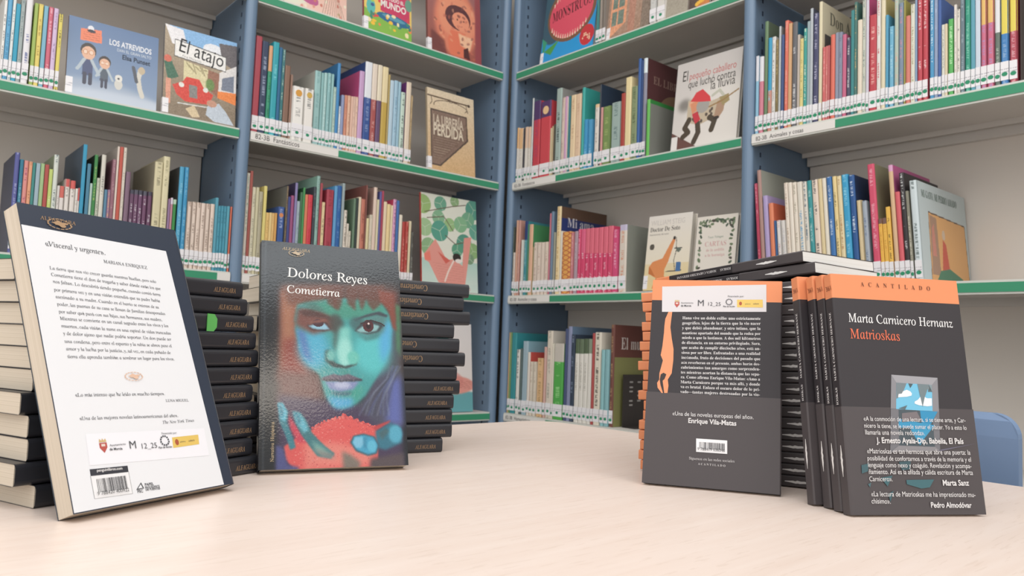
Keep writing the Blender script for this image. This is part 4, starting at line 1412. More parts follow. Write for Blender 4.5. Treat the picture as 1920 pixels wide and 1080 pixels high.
def art_cartas(a, w, h):
    a.a[:] = a.c('e6dfd4')
    for k in range(64):
        s = k % 4
        t = (k // 4) / 15.0
        if s == 0:
            x, y = 0.08 + 0.84 * t, 0.08
        elif s == 1:
            x, y = 0.08 + 0.84 * t, 0.1 + 0.04 * math.sin(9 * t)
        elif s == 2:
            x, y = 0.1, 0.08 + 0.75 * t
        else:
            x, y = 0.88, 0.08 + 0.8 * t
        x += 0.05 * (RNG.random() - 0.5)
        y += 0.04 * (RNG.random() - 0.5)
        a.ell(w * x, h * (1 - y), 0.0032, 0.0055, ['4c5c4c', '6a7c5c', '504c44', '78886c'][int(RNG.integers(4))], a=RNG.random() * 3)
    a.poly(L_(w, h, [(0.1, 0.86), (0.22, 0.82), (0.26, 0.95), (0.14, 0.98)]), 'd88868')


def art_flores(a, w, h):
    a.vgrad(0, h, 'e8c4b4', 'dca498')
    a.ell(w * 0.1, h * 0.16, w * 0.28, h * 0.15, 'dfe0cc', soft=0.01)
    a.ell(w * 0.3, h * 0.2, w * 0.26, h * 0.09, 'b85a8a', a=-0.5)
    a.ell(w * 0.38, h * 0.26, w * 0.2, h * 0.05, '9a6aa0', a=-0.4)
    for k in range(60):
        a.ell(w * RNG.random(), h * RNG.random(), 0.004, 0.005, ['c87868', 'e8dcc4', 'b8a078', 'd89484'][int(RNG.integers(4))])
    for k in range(10):
        a.line(L_(w, h, [(0.6 + 0.04 * k, 0.98), (0.72 + 0.02 * k, 0.55 + 0.03 * k)]), 0.0016, 'a08474')


def art_mundo(a, w, h):
    a.a[:] = a.c('e8c86a')
    a.poly(L_(w, h, [(0.3, 0.0), (0.98, 0.0), (0.96, 0.72), (0.34, 0.66)]), 'c83c62')
    a.poly(L_(w, h, [(0, 0.68), (0.4, 0.74), (1, 0.82), (1, 1), (0, 1)]), '86b84c')
    a.ell(w * 0.62, h * 0.26, w * 0.36, h * 0.07, '2c6a90', a=-0.08)
    a.ell(w * 0.62, h * 0.28, w * 0.25, h * 0.03, '5c9cb0', a=-0.08)
    a.ell(w * 0.14, h * 0.36, w * 0.09, h * 0.12, '5cb8b0')
    for k in range(70):
        x, y = RNG.random(), 0.35 + 0.65 * RNG.random()
        if 0.34 < x < 0.94 and y < 0.68:
            continue
        a.ell(w * x, h * (1 - y), 0.004 + 0.004 * RNG.random(), 0.004 + 0.004 * RNG.random(),
              ['e88a4c', 'f0e0b0', '3c8a70', 'd84c50', '3a5a90', '9cc85c', 'f0c040'][int(RNG.integers(7))])
    a.ell(w * 0.2, h * 0.62, w * 0.07, h * 0.06, 'f0dcc4')
    a.ell(w * 0.94, h * 0.55, w * 0.08, h * 0.09, '6a9a84')


def art_nina(a, w, h):
    a.vgrad(0, h, 'a05a4c', '9c6868')
    a.ell(w * 0.52, h * 0.5, w * 0.4, h * 0.48, 'dc8468', soft=0.012)
    a.ell(w * 0.55, h * 0.56, w * 0.36, h * 0.3, 'e49474', soft=0.01)
    a.ell(w * 0.56, h * 0.57, w * 0.24, h * 0.17, '5c3438')
    a.ell(w * 0.61, h * 0.53, w * 0.165, h * 0.125, 'e89878')
    for q in (-0.06, 0.06):
        a.ell(w * (0.61 + q), h * 0.545, 0.0028, 0.0034, '4c2c2c')
    a.line(L_(w, h, [(0.57, 0.535), (0.6, 0.545), (0.64, 0.535)]), 0.0014, 'a84c48')
    a.poly(L_(w, h, [(0.42, 0.62), (0.7, 0.62), (0.78, 0.74), (0.74, 0.96), (0.4, 0.96), (0.36, 0.78)]), 'e07a5c', soft=0.003)
    a.poly(L_(w, h, [(0.56, 0.64), (0.84, 0.66), (0.78, 0.84), (0.6, 0.8)]), 'f0c09c', soft=0.002)
    a.poly(L_(w, h, [(0.66, 0.84), (0.74, 0.8), (0.78, 0.97), (0.66, 0.96)]), '54302e')
    for k in range(70):
        a.ell(w * (0.06 + 0.9 * RNG.random()), h * (0.02 + 0.9 * RNG.random()), 0.004, 0.007,
              ['7c4440', 'c4705c', 'e8a884', '8a5450'][int(RNG.integers(4))], a=RNG.random() * 3, alpha=0.55)
    a.poly(L_(w, h, [(0.05, 0.7), (0.3, 0.8), (0.34, 1), (0.05, 1)]), '6c3c3a', soft=0.006, alpha=0.8)
    a.poly(L_(w, h, [(0.9, 0), (1, 0), (1, 1), (0.88, 1)]), '984c50', soft=0.004)


def art_monstruos(a, w, h):
    a.a[:] = a.c('2a9ad8')
    a.ell(w * 0.2, h * 0.55, w * 0.3, h * 0.35, '3c5c6c', soft=0.004)
    a.ell(w * 0.53, h * 0.5, w * 0.46, h * 0.33, '7c5a44')
    a.ell(w * 0.52, h * 0.49, w * 0.41, h * 0.28, 'dc5468')
    for k in range(15):
        x = 0.18 + 0.046 * k
        e = math.sqrt(max(0.0, 1 - ((x - 0.52) / 0.41) ** 2)) * 0.28
        a.poly([(w * (x - 0.012), h * (0.49 - e)), (w * (x + 0.012), h * (0.49 - e)), (w * x, h * (0.55 - e))], 'f0e4c8')
        a.poly([(w * (x - 0.012), h * (0.49 + e)), (w * (x + 0.012), h * (0.49 + e)), (w * x, h * (0.44 + e))], 'f0e4c8')
    a.poly(L_(w, h, [(0.06, 0.86), (0.34, 0.78), (0.2, 0.92)]), '4c9c4c').poly(L_(w, h, [(0.0, 0.7), (0.1, 0.76), (0.04, 0.92)]), '3c9c78')
    a.ell(w * 0.87, h * 0.16, w * 0.13, h * 0.11, 'c83840')
    for k in range(12):
        a.ell(w * (0.8 + 0.14 * RNG.random()), h * (0.1 + 0.12 * RNG.random()), 0.003, 0.003, 'f0c8a8')


def art_ventana(a, w, h):
    a.vgrad(0, h, 'a88874', 'b49c88')
    a.poly(L_(w, h, [(0.06, 0.3), (0.44, 0.3), (0.44, 0.86), (0.06, 0.98)]), 'e2a07c')
    for y0, y1 in ((0.32, 0.5), (0.53, 0.68), (0.71, 0.86)):
        for x0, x1 in ((0.1, 0.22), (0.25, 0.38)):
            a.poly(L_(w, h, [(x0, y0), (x1, y0), (x1, y1), (x0, y1)]), '748478')
    a.poly(L_(w, h, [(0.5, 0), (0.66, 0), (0.66, 1), (0.5, 1)]), 'b48470')
    a.poly(L_(w, h, [(0.8, 0), (1, 0), (1, 1), (0.8, 1)]), '8a7a6c')
    a.speck(7, 3)


def art_gris(a, w, h):
    a.vgrad(0, h, 'a8a090', '948e84')
    a.speck(4, 3)


def art_noche(a, w, h):
    a.a[:] = a.c('54423c')
    a.ell(w * 0.8, h * 0.06, w * 0.5, h * 0.05, 'e8b440')
    a.poly(L_(w, h, [(0.4, 0.96), (1, 0.9), (1, 1), (0.4, 1)]), 'c87c40')
    a.speck(6, 2)


def art_rosa(a, w, h):
    a.vgrad(0, h, 'e8dcd6', 'ece6e4')
    a.poly(L_(w, h, [(0, 0.72), (1, 0.78), (1, 1), (0, 1)]), '6aaab0', soft=0.004)
    a.ell(w * 0.62, h * 0.3, w * 0.42, h * 0.1, 'e49c90', soft=0.003)
    a.ell(w * 0.5, h * 0.34, w * 0.3, h * 0.12, 'dc8c84', soft=0.003, alpha=0.6)
    a.poly(L_(w, h, [(0.55, 0.66), (0.62, 0.66), (0.61, 0.74), (0.56, 0.74)]), '8a4a4c')
    a.ell(w * 0.42, h * 0.84, w * 0.07, h * 0.09, '4c9c92', a=-0.5)
    a.ell(w * 0.3, h * 0.8, w * 0.05, h * 0.09, '5caaa0', a=0.4)
    for k in range(6):
        a.line(L_(w, h, [(0.3, 0.64 + 0.012 * k), (0.98, 0.66 + 0.016 * k)]), 0.001, 'c47c74')
    a.ell(w * 0.75, h * 0.66, w * 0.06, h * 0.02, 'd8c4c0')


FACE_INFO = {
    'los_atrevidos': ('8a6a60', 'e8a070', 'blue landscape picture book of children on snow, face-out beside El atajo', [
        ('LOS ATREVIDOS', 'bold', (0.44, 0.25), (0.92, 0.25), 1.5, 'f2f4f8'), ('DAN EL GRAN SALTO', 'sans', (0.53, 0.315), (0.92, 0.315), 1.3, 'dce4ec'),
        ('Elsa Punset', 'bold', (0.59, 0.405), (0.91, 0.41), 1.2, '2c3444')]),
    'el_atajo': ('7c7c80', '7c7c80', 'picture book with red car, its title on a white board, face-out by the blue upright', [
        ('El atajo', 'sans', (0.19, 0.27), (0.8, 0.335), 1.35, '202020'), ('Fina Marenda', 'light', (0.24, 0.325), (0.5, 0.345), 1.0, '8a8a88')]),
    'libreria': ('c8b494', 'd4c4a4', 'tan book with a hanging brown signboard on its cover, face-out left of the corner', [
        ('LA LIBRERÍA', 'bold', (0.12, 0.43), (0.76, 0.43), 2.0, 'd8c8b0'), ('PERDIDA', 'bold', (0.12, 0.565), (0.76, 0.565), 1.75, 'e4d6bc')]),
    'grulla': ('d8544c', 'd8544c', 'picture book with a pink paper bird among round green leaves, face-out', [
        ('Papel Pájaro', 'light', (0.3, 0.975), (0.86, 0.985), 1.0, 'd8949c')]),
    'caballero': ('c8c0b8', 'd8d4cc', 'large pale book with a red-capped rider on a spotted horse, face-out', [
        ('El', 'sans', (0.1, 0.215), (0.18, 0.215), 1.5, '3c3834'), ('pequeño caballero', 'sans', (0.21, 0.215), (0.92, 0.215), 1.5, 'cc6c68'),
        ('que luchó contra', 'sans', (0.2, 0.31), (0.92, 0.31), 1.5, '3c3834'), ('la lluvia', 'sans', (0.56, 0.39), (0.92, 0.39), 1.4, '3c3834')]),
    'doctor': ('d8564c', 'e4dcd0', 'cream book with a red spine and an orange animal on its cover, face-out', [
        ('WILLIAM STEIG', 'sans', (0.06, 0.13), (0.84, 0.13), 1.2, 'd0c8c0'), ('Doctor De Soto', 'bserif', (0.05, 0.215), (0.74, 0.215), 1.2, '4c4844'),
        ('Ilustraciones del autor', 'sans', (0.05, 0.265), (0.5, 0.265), 1.0, '7c7670')]),
    'cartas': ('e0d8cc', 'e0d8cc', 'white book with a border of small leaves and pale pink title, face-out', [
        ('Toon Tellegen', 'sans', (0.3, 0.31), (0.68, 0.31), 1.0, '7c9484'), ('CARTAS', 'bserif', (0.24, 0.42), (0.76, 0.42), 1.1, 'd8a8a4'),
        ('de la ardilla', 'bserif', (0.28, 0.49), (0.72, 0.49), 1.0, 'd8a8a4'), ('a la hormiga', 'bserif', (0.26, 0.56), (0.74, 0.56), 1.0, 'd8a8a4')]),
    'flores': ('d8b0a4', 'd8b0a4', 'pink book with purple blossom on its cover, face-out on the top shelf', []),
    'mundo': ('a84450', 'e0c068', 'yellow and crimson picture book titled MUNDO, face-out on the top shelf', [
        ('TODO EL', 'bold', (0.5, 0.47), (0.84, 0.47), 1.2, 'f4f0e8'), ('MUNDO', 'bold', (0.34, 0.585), (0.88, 0.6), 1.3, 'f4f0e8')]),
    'nina': ('8a5048', '9a5450', 'russet book with a round-faced child on its cover, face-out beside the corner', []),
    'monstruos': ('4c9cc8', '4c9cc8', 'blue book with a wide red toothy mouth, face-out on the top shelf', [
        ('MONSTRUOS', 'bserif', (0.17, 0.56), (0.9, 0.5), 1.9, '4a1c24')]),
    'ventana': ('8c8074', 'a09080', 'brown book with a peach window frame on its cover, on the top shelf', []),
    'gris': ('b4aea4', 'dccfc4', 'plain grey-beige book standing face-out on the top shelf near the upright', []),
    'noche': ('4c403c', '54443e', 'dark book with a yellow glow at its foot, on the top shelf by the upright', []),
    'rosa': ('dcc8c4', 'e0d4d0', 'pale book with a pink and teal cover, face-out on the shelf behind the dark stack', []),
}
FACE_ART = {k: globals()['art_' + k] for k in FACE_INFO}


def face_case(root, w, h, t, spinehex, boardhex):
    """standing face-out book: front at y=0, spine at x=0"""
    me = case_mesh(t, w, h, 0.0015, min(0.003, t * 0.3), [0.0, h], lambda q, z: 0 if q == 'spine' else 1, uv=True)
    # the builder's spine faces -y; turn it so that the spine faces -x and a board faces -y
    for v in me.vertices:
        x, y, z = v.co
        v.co = (y, x, z)
    me.flip_normals()
    mesh_obj('cover', me, root, [mat('board', spinehex), mat('board', boardhex)])
    pages(root, 0.003, w - 0.003, 0.0015, t - 0.0015, 0.003, h - 0.003, 1, mname='page_edges_across')


def face_book(rec):
    n, wall, lev, bay, u, w, h, sb, lean, t = rec
    spine, board, label, text = FACE_INFO[n]
    mw = shelf_frame(wall, u, sb, SHELF_Z[lev] + 0.0007 + t * math.sin(R(lean))) @ Matrix.Rotation(-R(lean), 4, 'X')
    root = empty('picture_book', mw)
    tag(root, label, 'book', 'books shown face-out on the shelves')
    face_case(root, w, h, t, spine, board)
    a = Art(w, h, 0.0016 if n not in ('grulla', 'los_atrevidos', 'el_atajo', 'caballero') else 0.0012, board)
    FACE_ART[n](a, w, h)
    a.mesh('front_cover', root, art_mat())
    groups = {}
    for tx, st, p0, p1, k, colr in text:
        groups.setdefault(colr, []).append((tx, st, (p0[0] * w, (1 - p0[1]) * h), (p1[0] * w, (1 - p1[1]) * h), k))
    for colr, lines in groups.items():
        write('title_lettering', root, lines, mat('ink', colr, 0.5))
    # small shelfmark on the lower spine corner
    if n in ('los_atrevidos', 'el_atajo', 'libreria', 'mundo', 'nina', 'monstruos', 'ventana', 'doctor'):
        v, f = box_verts(-0.0006, 0.014, -0.0008, 0.010, 0.004, 0.042)
        mesh_obj('spine_label', pyd(v, f), root, [label_mat()])
    return root


# ------------------------------------------------------------------ room
ST = 'structure'
wall_m = mat('painted_wall', 'b9b2a8', 0.9, 0.1)
tag(MB().box(-5.5, 3.0, -7.0, 3.0, -0.05, 0.0).build('floor', mat('floor_vinyl', 'a89c90', 0.6)), kind=ST)
tag(MB().box(-4.5, 0.45, 0.34, 0.44, 0.0, 3.0).build('wall_left', wall_m), kind=ST)
tag(MB().box(0.34, 0.44, -5.5, 0.34, 0.0, 3.0).build('wall_right', wall_m), kind=ST)

# ------------------------------------------------------------------ bookcases
BLUE = '6f8aa6'
blue_m = mat('blue_enamel', BLUE, 0.38, 0.5)
slot_m = mat('slot_shadow_gap', '2c3a50', 0.8)
back_m = mat('grey_back_sheet', 'e8e0d6', 0.7, 0.2)
shelf_m = mat('grey_shelf_enamel', 'e0dbd4', 0.5, 0.4)
lip_m = mat('pale_shelf_lip', 'dcdcd4', 0.4, 0.4)
green_m = mat('green_strip', '2f9a70', 0.4, 0.4)
white_m = mat('white_card', 'ece8e2', 0.5)
ink_m = mat('ink', '4c4848', 0.6)
D = 0.282


def upright(name, parent, u0, u1, wall):
    """steel upright: rounded front nose, side sheet back to the wall, with a column of slots on each side"""
    w = u1 - u0
    n = 10
    nose = [(u0 + w / 2 - w / 2 * math.cos(math.pi * k / n), -0.004 + 0.012 * (1 - math.sin(math.pi * k / n))) for k in range(n + 1)]
    poly = nose + [(u1 - 0.003, 0.03), (u1 - 0.003, D), (u0 + 0.003, D), (u0 + 0.003, 0.03)]
    mb = MB()
    mb.prism([to_wall2(wall, p) for p in poly], 0.0, 2.30)
    for k in range(60):
        z = 0.30 + k * 0.033
        for ux, s in ((u0 + 0.003, -1), (u1 - 0.003, 1)):
            a, b = (ux - 0.0006, ux + 0.0002) if s < 0 else (ux - 0.0002, ux + 0.0006)
            p = [to_wall2(wall, q) for q in ((a, 0.040), (b, 0.040), (b, 0.046), (a, 0.046))]
            mb.prism(p, z, z + 0.012, 1)
    return mb.build(name, [blue_m, slot_m], parent)


def to_wall2(wall, p):
    return (p[0], p[1]) if wall == 'L' else (p[1], -p[0])


def shelf_part(parent, wall, u0, u1, z, strips, text=None, textw=0.1):
    """tray shelf with front lip, rear flange; strips: list of (ua, ub, kind)"""
    lip = 0.0271
    mb = MB()

    def pbox(a, b, y0, y1, z0, z1, m):
        q = [to_wall2(wall, s) for s in ((a, y0), (b, y0), (b, y1), (a, y1))]
        mb.prism(q, z0, z1, m)
    pbox(u0, u1, 0.004, D - 0.002, z - 0.004, z, 0)
    pbox(u0, u1, 0.0, 0.004, z - lip, z, 1)
    pbox(u0, u1, 0.004, 0.016, z - lip, z - lip + 0.004, 1)
    pbox(u0, u1, D - 0.018, D - 0.002, z - 0.034, z - 0.004, 0)
    pbox(u0, u1, D - 0.045, D - 0.040, z - 0.016, z - 0.004, 0)
    sh = mb.build('shelf', [shelf_m, lip_m], parent)
    for a, b, kind in strips:
        s = MB()
        q = [to_wall2(wall, t) for t in ((a, -0.0016), (b, -0.0016), (b, 0.0), (a, 0.0))]
        s.prism(q, z - lip + 0.004, z - 0.0045)
        s.build('green_strip' if kind == 'g' else 'shelf_label', green_m if kind == 'g' else white_m, sh)
    if text:
        ua = strips[0][0] + 0.012
        fr = shelf_frame(wall, 0, 0, 0)
        hgt = z - lip + 0.0085
        o = write('label_lettering', sh, [(text, 'sans', (ua, hgt), (ua + textw, hgt), 1.15)], ink_m, y=-0.002)
        o.matrix_basis = fr


def bookcase(name, wall, label):
    root = empty(name, Matrix.Translation((0, 0, 0)))
    tag(root, label, 'bookcase')
    g = 0.0025
    if wall == 'L':
        cols = [(-1.850, -1.819), (-0.9155, -0.8845), (-0.0335, -0.0025)]
        bays = {2: (-1.819, -0.9155), 1: (-0.8845, -0.0335)}
    else:
        cols = [(0.0025, 0.0335), (0.9105, 0.9415), (1.8365, 1.8675)]
        bays = {1: (0.0335, 0.9105), 2: (0.9415, 1.8365)}
    for a, b in cols:
        upright('upright', root, a, b, wall)
    for k, (a, b) in bays.items():
        mb = MB()
        mb.prism([to_wall2(wall, s) for s in ((a, D - 0.002), (b, D - 0.002), (b, D + 0.003), (a, D + 0.003))], 0.05, 2.28)
        mb.build('back_panel', back_m, root)
        mb = MB()
        mb.prism([to_wall2(wall, s) for s in ((a, 0.01), (b, 0.01), (b, 0.02), (a, 0.02))], 0.0, 0.075)
        mb.build('plinth', blue_m, root)
        for lev, z in enumerate(SHELF_Z + [0.262]):
            strips, text, tw = [(a, b, 'g')], None, 0.1
            if wall == 'L' and k == 1 and lev == 1:
                c = -0.628
                strips, text, tw = [(a, c, 'w'), (c, b, 'g')], '82-3B  Fantásticos', 0.125
            elif wall == 'L' and k == 1 and lev == 2:
                strips = [(a, -0.70, 'w'), (-0.70, b, 'g')]
            elif wall == 'L' and k == 2 and lev == 2:
                strips = [(a, -0.949, 'g'), (-0.949, b, 'w')]
            elif wall == 'R' and k == 1 and lev == 1:
                strips, text, tw = [(a, 0.243, 'w'), (0.243, b, 'g')], '82-3B  Fantásticos', 0.10
            elif wall == 'R' and k == 1 and lev == 2:
                strips, text, tw = [(a, 0.234, 'w'), (0.234, b, 'g')], '82-3B  Animales y cosas', 0.13
            elif wall == 'R' and k == 1 and lev == 3:
                strips, text, tw = [(a, 0.234, 'w'), (0.234, b, 'g')], '82-3B  Humorísticos', 0.12
            elif wall == 'R' and k == 2 and lev == 1:
                strips, text, tw = [(a, 1.155, 'w'), (1.155, b, 'g')], '82-3B  Animales y cosas', 0.125
            shelf_part(root, wall, a, b, z, strips, text, tw)
        z = 2.16
        shelf_part(root, wall, a, b, z, [(a, b, 'g')])
    return root


bookcase('bookcase', 'L', 'blue steel bookcase along the left wall with grey shelves and green edging')
bookcase('bookcase', 'R', 'blue steel bookcase along the right wall, behind the orange-topped books')

rows = read_books()
labs = shelf_labels(rows)
for i, r in enumerate(rows):
    shelf_book(r, labs[i])
for rec in FACES:
    face_book(rec)

# plain cream book behind the rider book, and the maroon book under its corner
def plain_face(wall, lev, u, w, h, sb, t, spine, board, label, lean=4):
    mw = shelf_frame(wall, u, sb, SHELF_Z[lev] + 0.0007 + t * math.sin(R(lean))) @ Matrix.Rotation(-R(lean), 4, 'X')
    root = empty('picture_book', mw)
    tag(root, label, 'book', 'books shown face-out on the shelves')
    face_case(root, w, h, t, spine, board)
    return root


plain_face('R', 2, 0.790, 0.114, 0.195, 0.060, 0.012, '8fb9d0', '8fb9d0', 'pale blue book peeping out behind the white leaf-bordered book')
plain_face('R', 1, 0.70, 0.195, 0.255, 0.075, 0.011, 'd8d4cc', 'd8d4cc', 'cream book peeping out behind the red-capped rider book')

# bookends
def bookend(wall, lev, u, y0, y1, hgt, colr, label, marks=False):
    root = empty('bookend', shelf_frame(wall, u, y0, SHELF_Z[lev] + 0.0007))
    tag(root, label, 'bookend')
    m = mat('bookend_enamel', colr, 0.5)
    MB().box(0, 0.0015, 0, y1 - y0, 0.0012, hgt).build('upright_plate', m, root)
    MB().box(-0.0, 0.05, 0, y1 - y0, 0.0, 0.0012).build('foot_plate', m, root)
    if marks:
        mb = MB()
        for k, z in enumerate((0.84, 0.74, 0.66, 0.58, 0.48, 0.40)):
            for q in (0.2, 0.45, 0.75):
                if (k + int(q * 10)) % 4 == 1:
                    continue
                x0 = (y1 - y0) * q
                mb.box(0.0015, 0.0019, x0, x0 + (y1 - y0) * 0.1, hgt * z, hgt * (z + 0.03))
        mb.build('printed_marks', mat('ink', 'a8a4a0', 0.5), root)
    return root


bookend('R', 3, 0.505, 0.045, 0.185, 0.150, '3a3432', 'black bookend with pale printed marks at the end of the lowest shelf', True)
bookend('R', 2 - 1, 1.517, 0.012, 0.16, 0.205, '463c3a', 'dark bookend closing the row on the upper shelf of the far-right bay')

# ------------------------------------------------------------------ table
T = 0.735
troot = empty('table', Matrix.Translation((-0.698, -0.9725, T)) @ Matrix.Rotation(R(2.1), 4, 'Z'))
tag(troot, 'pale beech reading table with a rounded corner, carrying the stacked books', 'table')
TW, TD, RC = 1.65, 1.75, 0.055
corner = lambda cx, cy, a0: [(cx + RC * math.cos(a0 + math.pi / 2 * k / 8), cy + RC * math.sin(a0 + math.pi / 2 * k / 8)) for k in range(9)]
outline = corner(-RC, -RC, 0) + corner(-TW + RC, -RC, math.pi / 2) + corner(-TW + RC, -TD + RC, math.pi) + corner(-RC, -TD + RC, 1.5 * math.pi)
MB().prism(outline, -0.026, 0.0).build('tabletop', wood_m := wood_mat(), troot, bevel=0.002)
leg_m = mat('leg_enamel', '8a8c90', 0.4)
for x, y in ((-0.10, -0.10), (-TW + 0.10, -0.10), (-TW + 0.10, -TD + 0.10), (-0.10, -TD + 0.10)):
    MB().tube([(x, y, -T), (x, y, -0.026)], 0.022, 14).build('leg', leg_m, troot, smooth=True)
MB().box(-TW + 0.1, -0.1, -0.115, -0.085, -0.07, -0.026).box(-TW + 0.1, -0.1, -TD + 0.085, -TD + 0.115, -0.07, -0.026).build('apron', leg_m, troot)

# ------------------------------------------------------------------ chair pushed in at the right edge of the table
ch = empty('chair', Matrix.Translation((-0.600, -1.509, 0.0)))
tag(ch, 'blue moulded chair pushed up to the right edge of the table', 'chair')
cm = mat('blue_plastic', '7f9cc4', 0.45, 0.4)


def rounded_plate(w, h, r, n=8):
    pts = []
    for cx, cz, a0 in ((w / 2 - r, h - r, 0), (-w / 2 + r, h - r, math.pi / 2)):
        pts += [(cx + r * math.cos(a0 + math.pi / 2 * k / n), cz + r * math.sin(a0 + math.pi / 2 * k / n)) for k in range(n + 1)]
    return pts + [(-w / 2, 0), (w / 2, 0)]


plate = rounded_plate(0.37, 0.296, 0.028)
mb = MB()
v = [(-0.006 + 0.02 * (1 - (y / 0.185) ** 2), y, z + 0.512) for y, z in plate] + [(0.008 + 0.02 * (1 - (y / 0.185) ** 2), y, z + 0.512) for y, z in plate]
n = len(plate)
mb.add(v, [tuple(range(n)), tuple(range(n, 2 * n))[::-1]] + [(i, n + i, n + (i + 1) % n, (i + 1) % n) for i in range(n)])
mb.build('backrest', cm, ch)
seat = rounded_plate(0.38, 0.38, 0.06)
mb = MB()
mb.prism([(-0.39 + z, y) for y, z in seat], 0.43, 0.444)
mb.build('seat', cm, ch, bevel=0.003)
for sx, sy in ((-0.36, -0.16), (-0.36, 0.16)):
    MB().tube([(sx, sy, 0.0), (sx + 0.01, sy, 0.43)], 0.011).build('leg', leg_m, ch, smooth=True)
for sy in (-0.16, 0.16):
    MB().tube([(0.05, sy, 0.0), (0.0, sy, 0.42), (0.012, sy, 0.60)], 0.011).build('leg', leg_m, ch, smooth=True)

# ------------------------------------------------------------------ the paperbacks on the table
black_m = mat('black_laminate', '2f3036', 0.32, 0.5)
dark_m = mat('anthracite_card', '363236', 0.45, 0.4)
orange_m = mat('orange_card', 'f0925c', 0.5, 0.3)
band_m = mat('grey_band', '504a4c', 0.42, 0.4)
white_ink = mat('ink', 'e8e6e6', 0.5)
gold_ink = mat('ink', 'b08c64', 0.45)


def paperback(root, w, h, t, mats, slot, levels, right=False, tz=None, pagehex='e6ddcd', r=None):
    """front at y=0 for a spine on the left (x=0); with right=True the spine is at x=w (the back cover faces -y)"""
    r = r or 0.3 * t
    me = case_mesh(t, w, h, 0.0004, r, levels, slot, seg=8, tz=tz)
    for v in me.vertices:
        x, y, z = v.co
        v.co = ((w - y) if right else y, x, z)
    if not right:
        me.flip_normals()
    mesh_obj('cover', me, root, mats)
    x0, x1 = (0.0005, w - r * 0.6) if right else (r * 0.6, w - 0.0005)
    v, f = box_verts(x0, x1, 0.0004, t - 0.0004, 0.0004, h - 0.0004)
    if tz:
        v = [(x, y * tz(z), z) for x, y, z in v]
    mesh_obj('page_block', pyd(v, f), root, [paper_mat('page_edges_' + pagehex, pagehex, 900.0, 1)])


def spine_basis(t):
    # lettering runs up the spine (x=0 face), letter tops towards +y
    return lambda a, b, e=0.0: (-0.0003 - e, b, a)


def pose(k, t):
    x, y, yaw, lean = POSE[k]
    return Matrix.Translation((x, y, T + t * math.sin(lean))) @ Matrix.Rotation(yaw, 4, 'Z') @ Matrix.Rotation(-lean, 4, 'X')


def quad(*p):
    return list(p)


# --- standing black novel with the painted face
tC = 0.0172
c = empty('paperback', pose('C', tC))
tag(c, 'glossy black novel with a blue-lit face on its cover, leaning upright on a dark stack', 'book')
paperback(c, 0.150, 0.240, tC, [black_m], lambda q, z: 0, [0.0, 0.240])
a = Art(0.150, 0.240, 0.00060, '14181d')
# backdrop: brown hair and warm background left, dark top
a.poly([(0.0192,0.1919), (0.1480,0.2011), (0.1461,0.0919), (0.0186,0.0901)], '5c4038', soft=0.012)
a.poly([(0.0199,0.1854), (0.0428,0.1870), (0.0389,0.0904), (0.0192,0.0901)], 'a0644e', soft=0.006)
a.poly([(0.0223,0.1856), (0.0319,0.1862), (0.0319,0.1297), (0.0236,0.1294)], 'b07a5e', soft=0.006)
a.poly([(0.0236,0.1319), (0.0426,0.1326), (0.0495,0.0905), (0.0215,0.0901)], '94483e', soft=0.007)
a.poly([(0.0164,0.0994), (0.0610,0.0937), (0.0643,0.0576), (0.0167,0.0578)], '6e4440', soft=0.008)
a.poly([(0.0178,0.0740), (0.0758,0.0666), (0.1147,0.0640), (0.1454,0.0574), (0.1452,-0.0021), (0.0176,-0.0013)], '4a3c58', soft=0.006)
# hair on the right with a green and violet rim
a.poly([(0.1247,0.1925), (0.1462,0.1912), (0.1442,0.0919), (0.1132,0.0914), (0.1245,0.1199), (0.1387,0.1442), (0.1383,0.1659)], '7c4238', soft=0.006)
a.poly([(0.1392,0.1564), (0.1483,0.1568), (0.1468,0.0919), (0.1196,0.0915), (0.1282,0.1148)], '4e565e', soft=0.005)
a.poly([(0.1442,0.1772), (0.1487,0.1747), (0.1469,0.1153), (0.1431,0.1257)], '4e8c64', soft=0.004)
a.poly([(0.1187,0.1000), (0.1461,0.1006), (0.1460,0.0416), (0.1192,0.0406), (0.0988,0.0601)], '505064', soft=0.006)
a.poly([(0.1346,0.0895), (0.1466,0.0951), (0.1459,0.0402), (0.1273,0.0444)], '6470b4', soft=0.007)
# skin
FACE = [(0.0367,0.1708), (0.0538,0.1758), (0.0827,0.1802), (0.1084,0.1791), (0.1268,0.1775), (0.1375,0.1631), (0.1395,0.1470), (0.1359,0.1255), (0.1279,0.1070), (0.1209,0.0940), (0.1071,0.0732), (0.0963,0.0640), (0.0820,0.0586), (0.0719,0.0615), (0.0645,0.0730), (0.0590,0.0942), (0.0484,0.1052), (0.0395,0.1199), (0.0348,0.1424), (0.0343,0.1552)]
a.poly(FACE, '4aa6a6', soft=0.0022)
a.poly([(0.0526,0.1744), (0.1268,0.1789), (0.1343,0.1656), (0.0999,0.1558), (0.0647,0.1567)], '4a9c88', soft=0.006)
a.ell(*(0.0533,0.1228), 0.016, 0.022, '56b8d8', soft=0.008)
a.poly([(0.0354,0.1450), (0.0450,0.1403), (0.0520,0.1065), (0.0425,0.1150)], '5c86c0', soft=0.005)
a.ell(*(0.1155,0.1196), 0.020, 0.024, '60cdd0', soft=0.009)
a.poly([(0.1261,0.1598), (0.1391,0.1537), (0.1365,0.1255), (0.1266,0.1069), (0.1234,0.1251)], '5cb8e6', soft=0.006)
a.poly([(0.0762,0.0887), (0.1074,0.0811), (0.0977,0.0653), (0.0809,0.0640)], '48a898', soft=0.007)
a.poly([(0.0657,0.0717), (0.0939,0.0705), (0.0924,0.0614), (0.0757,0.0589)], '5cb4e0', soft=0.005)
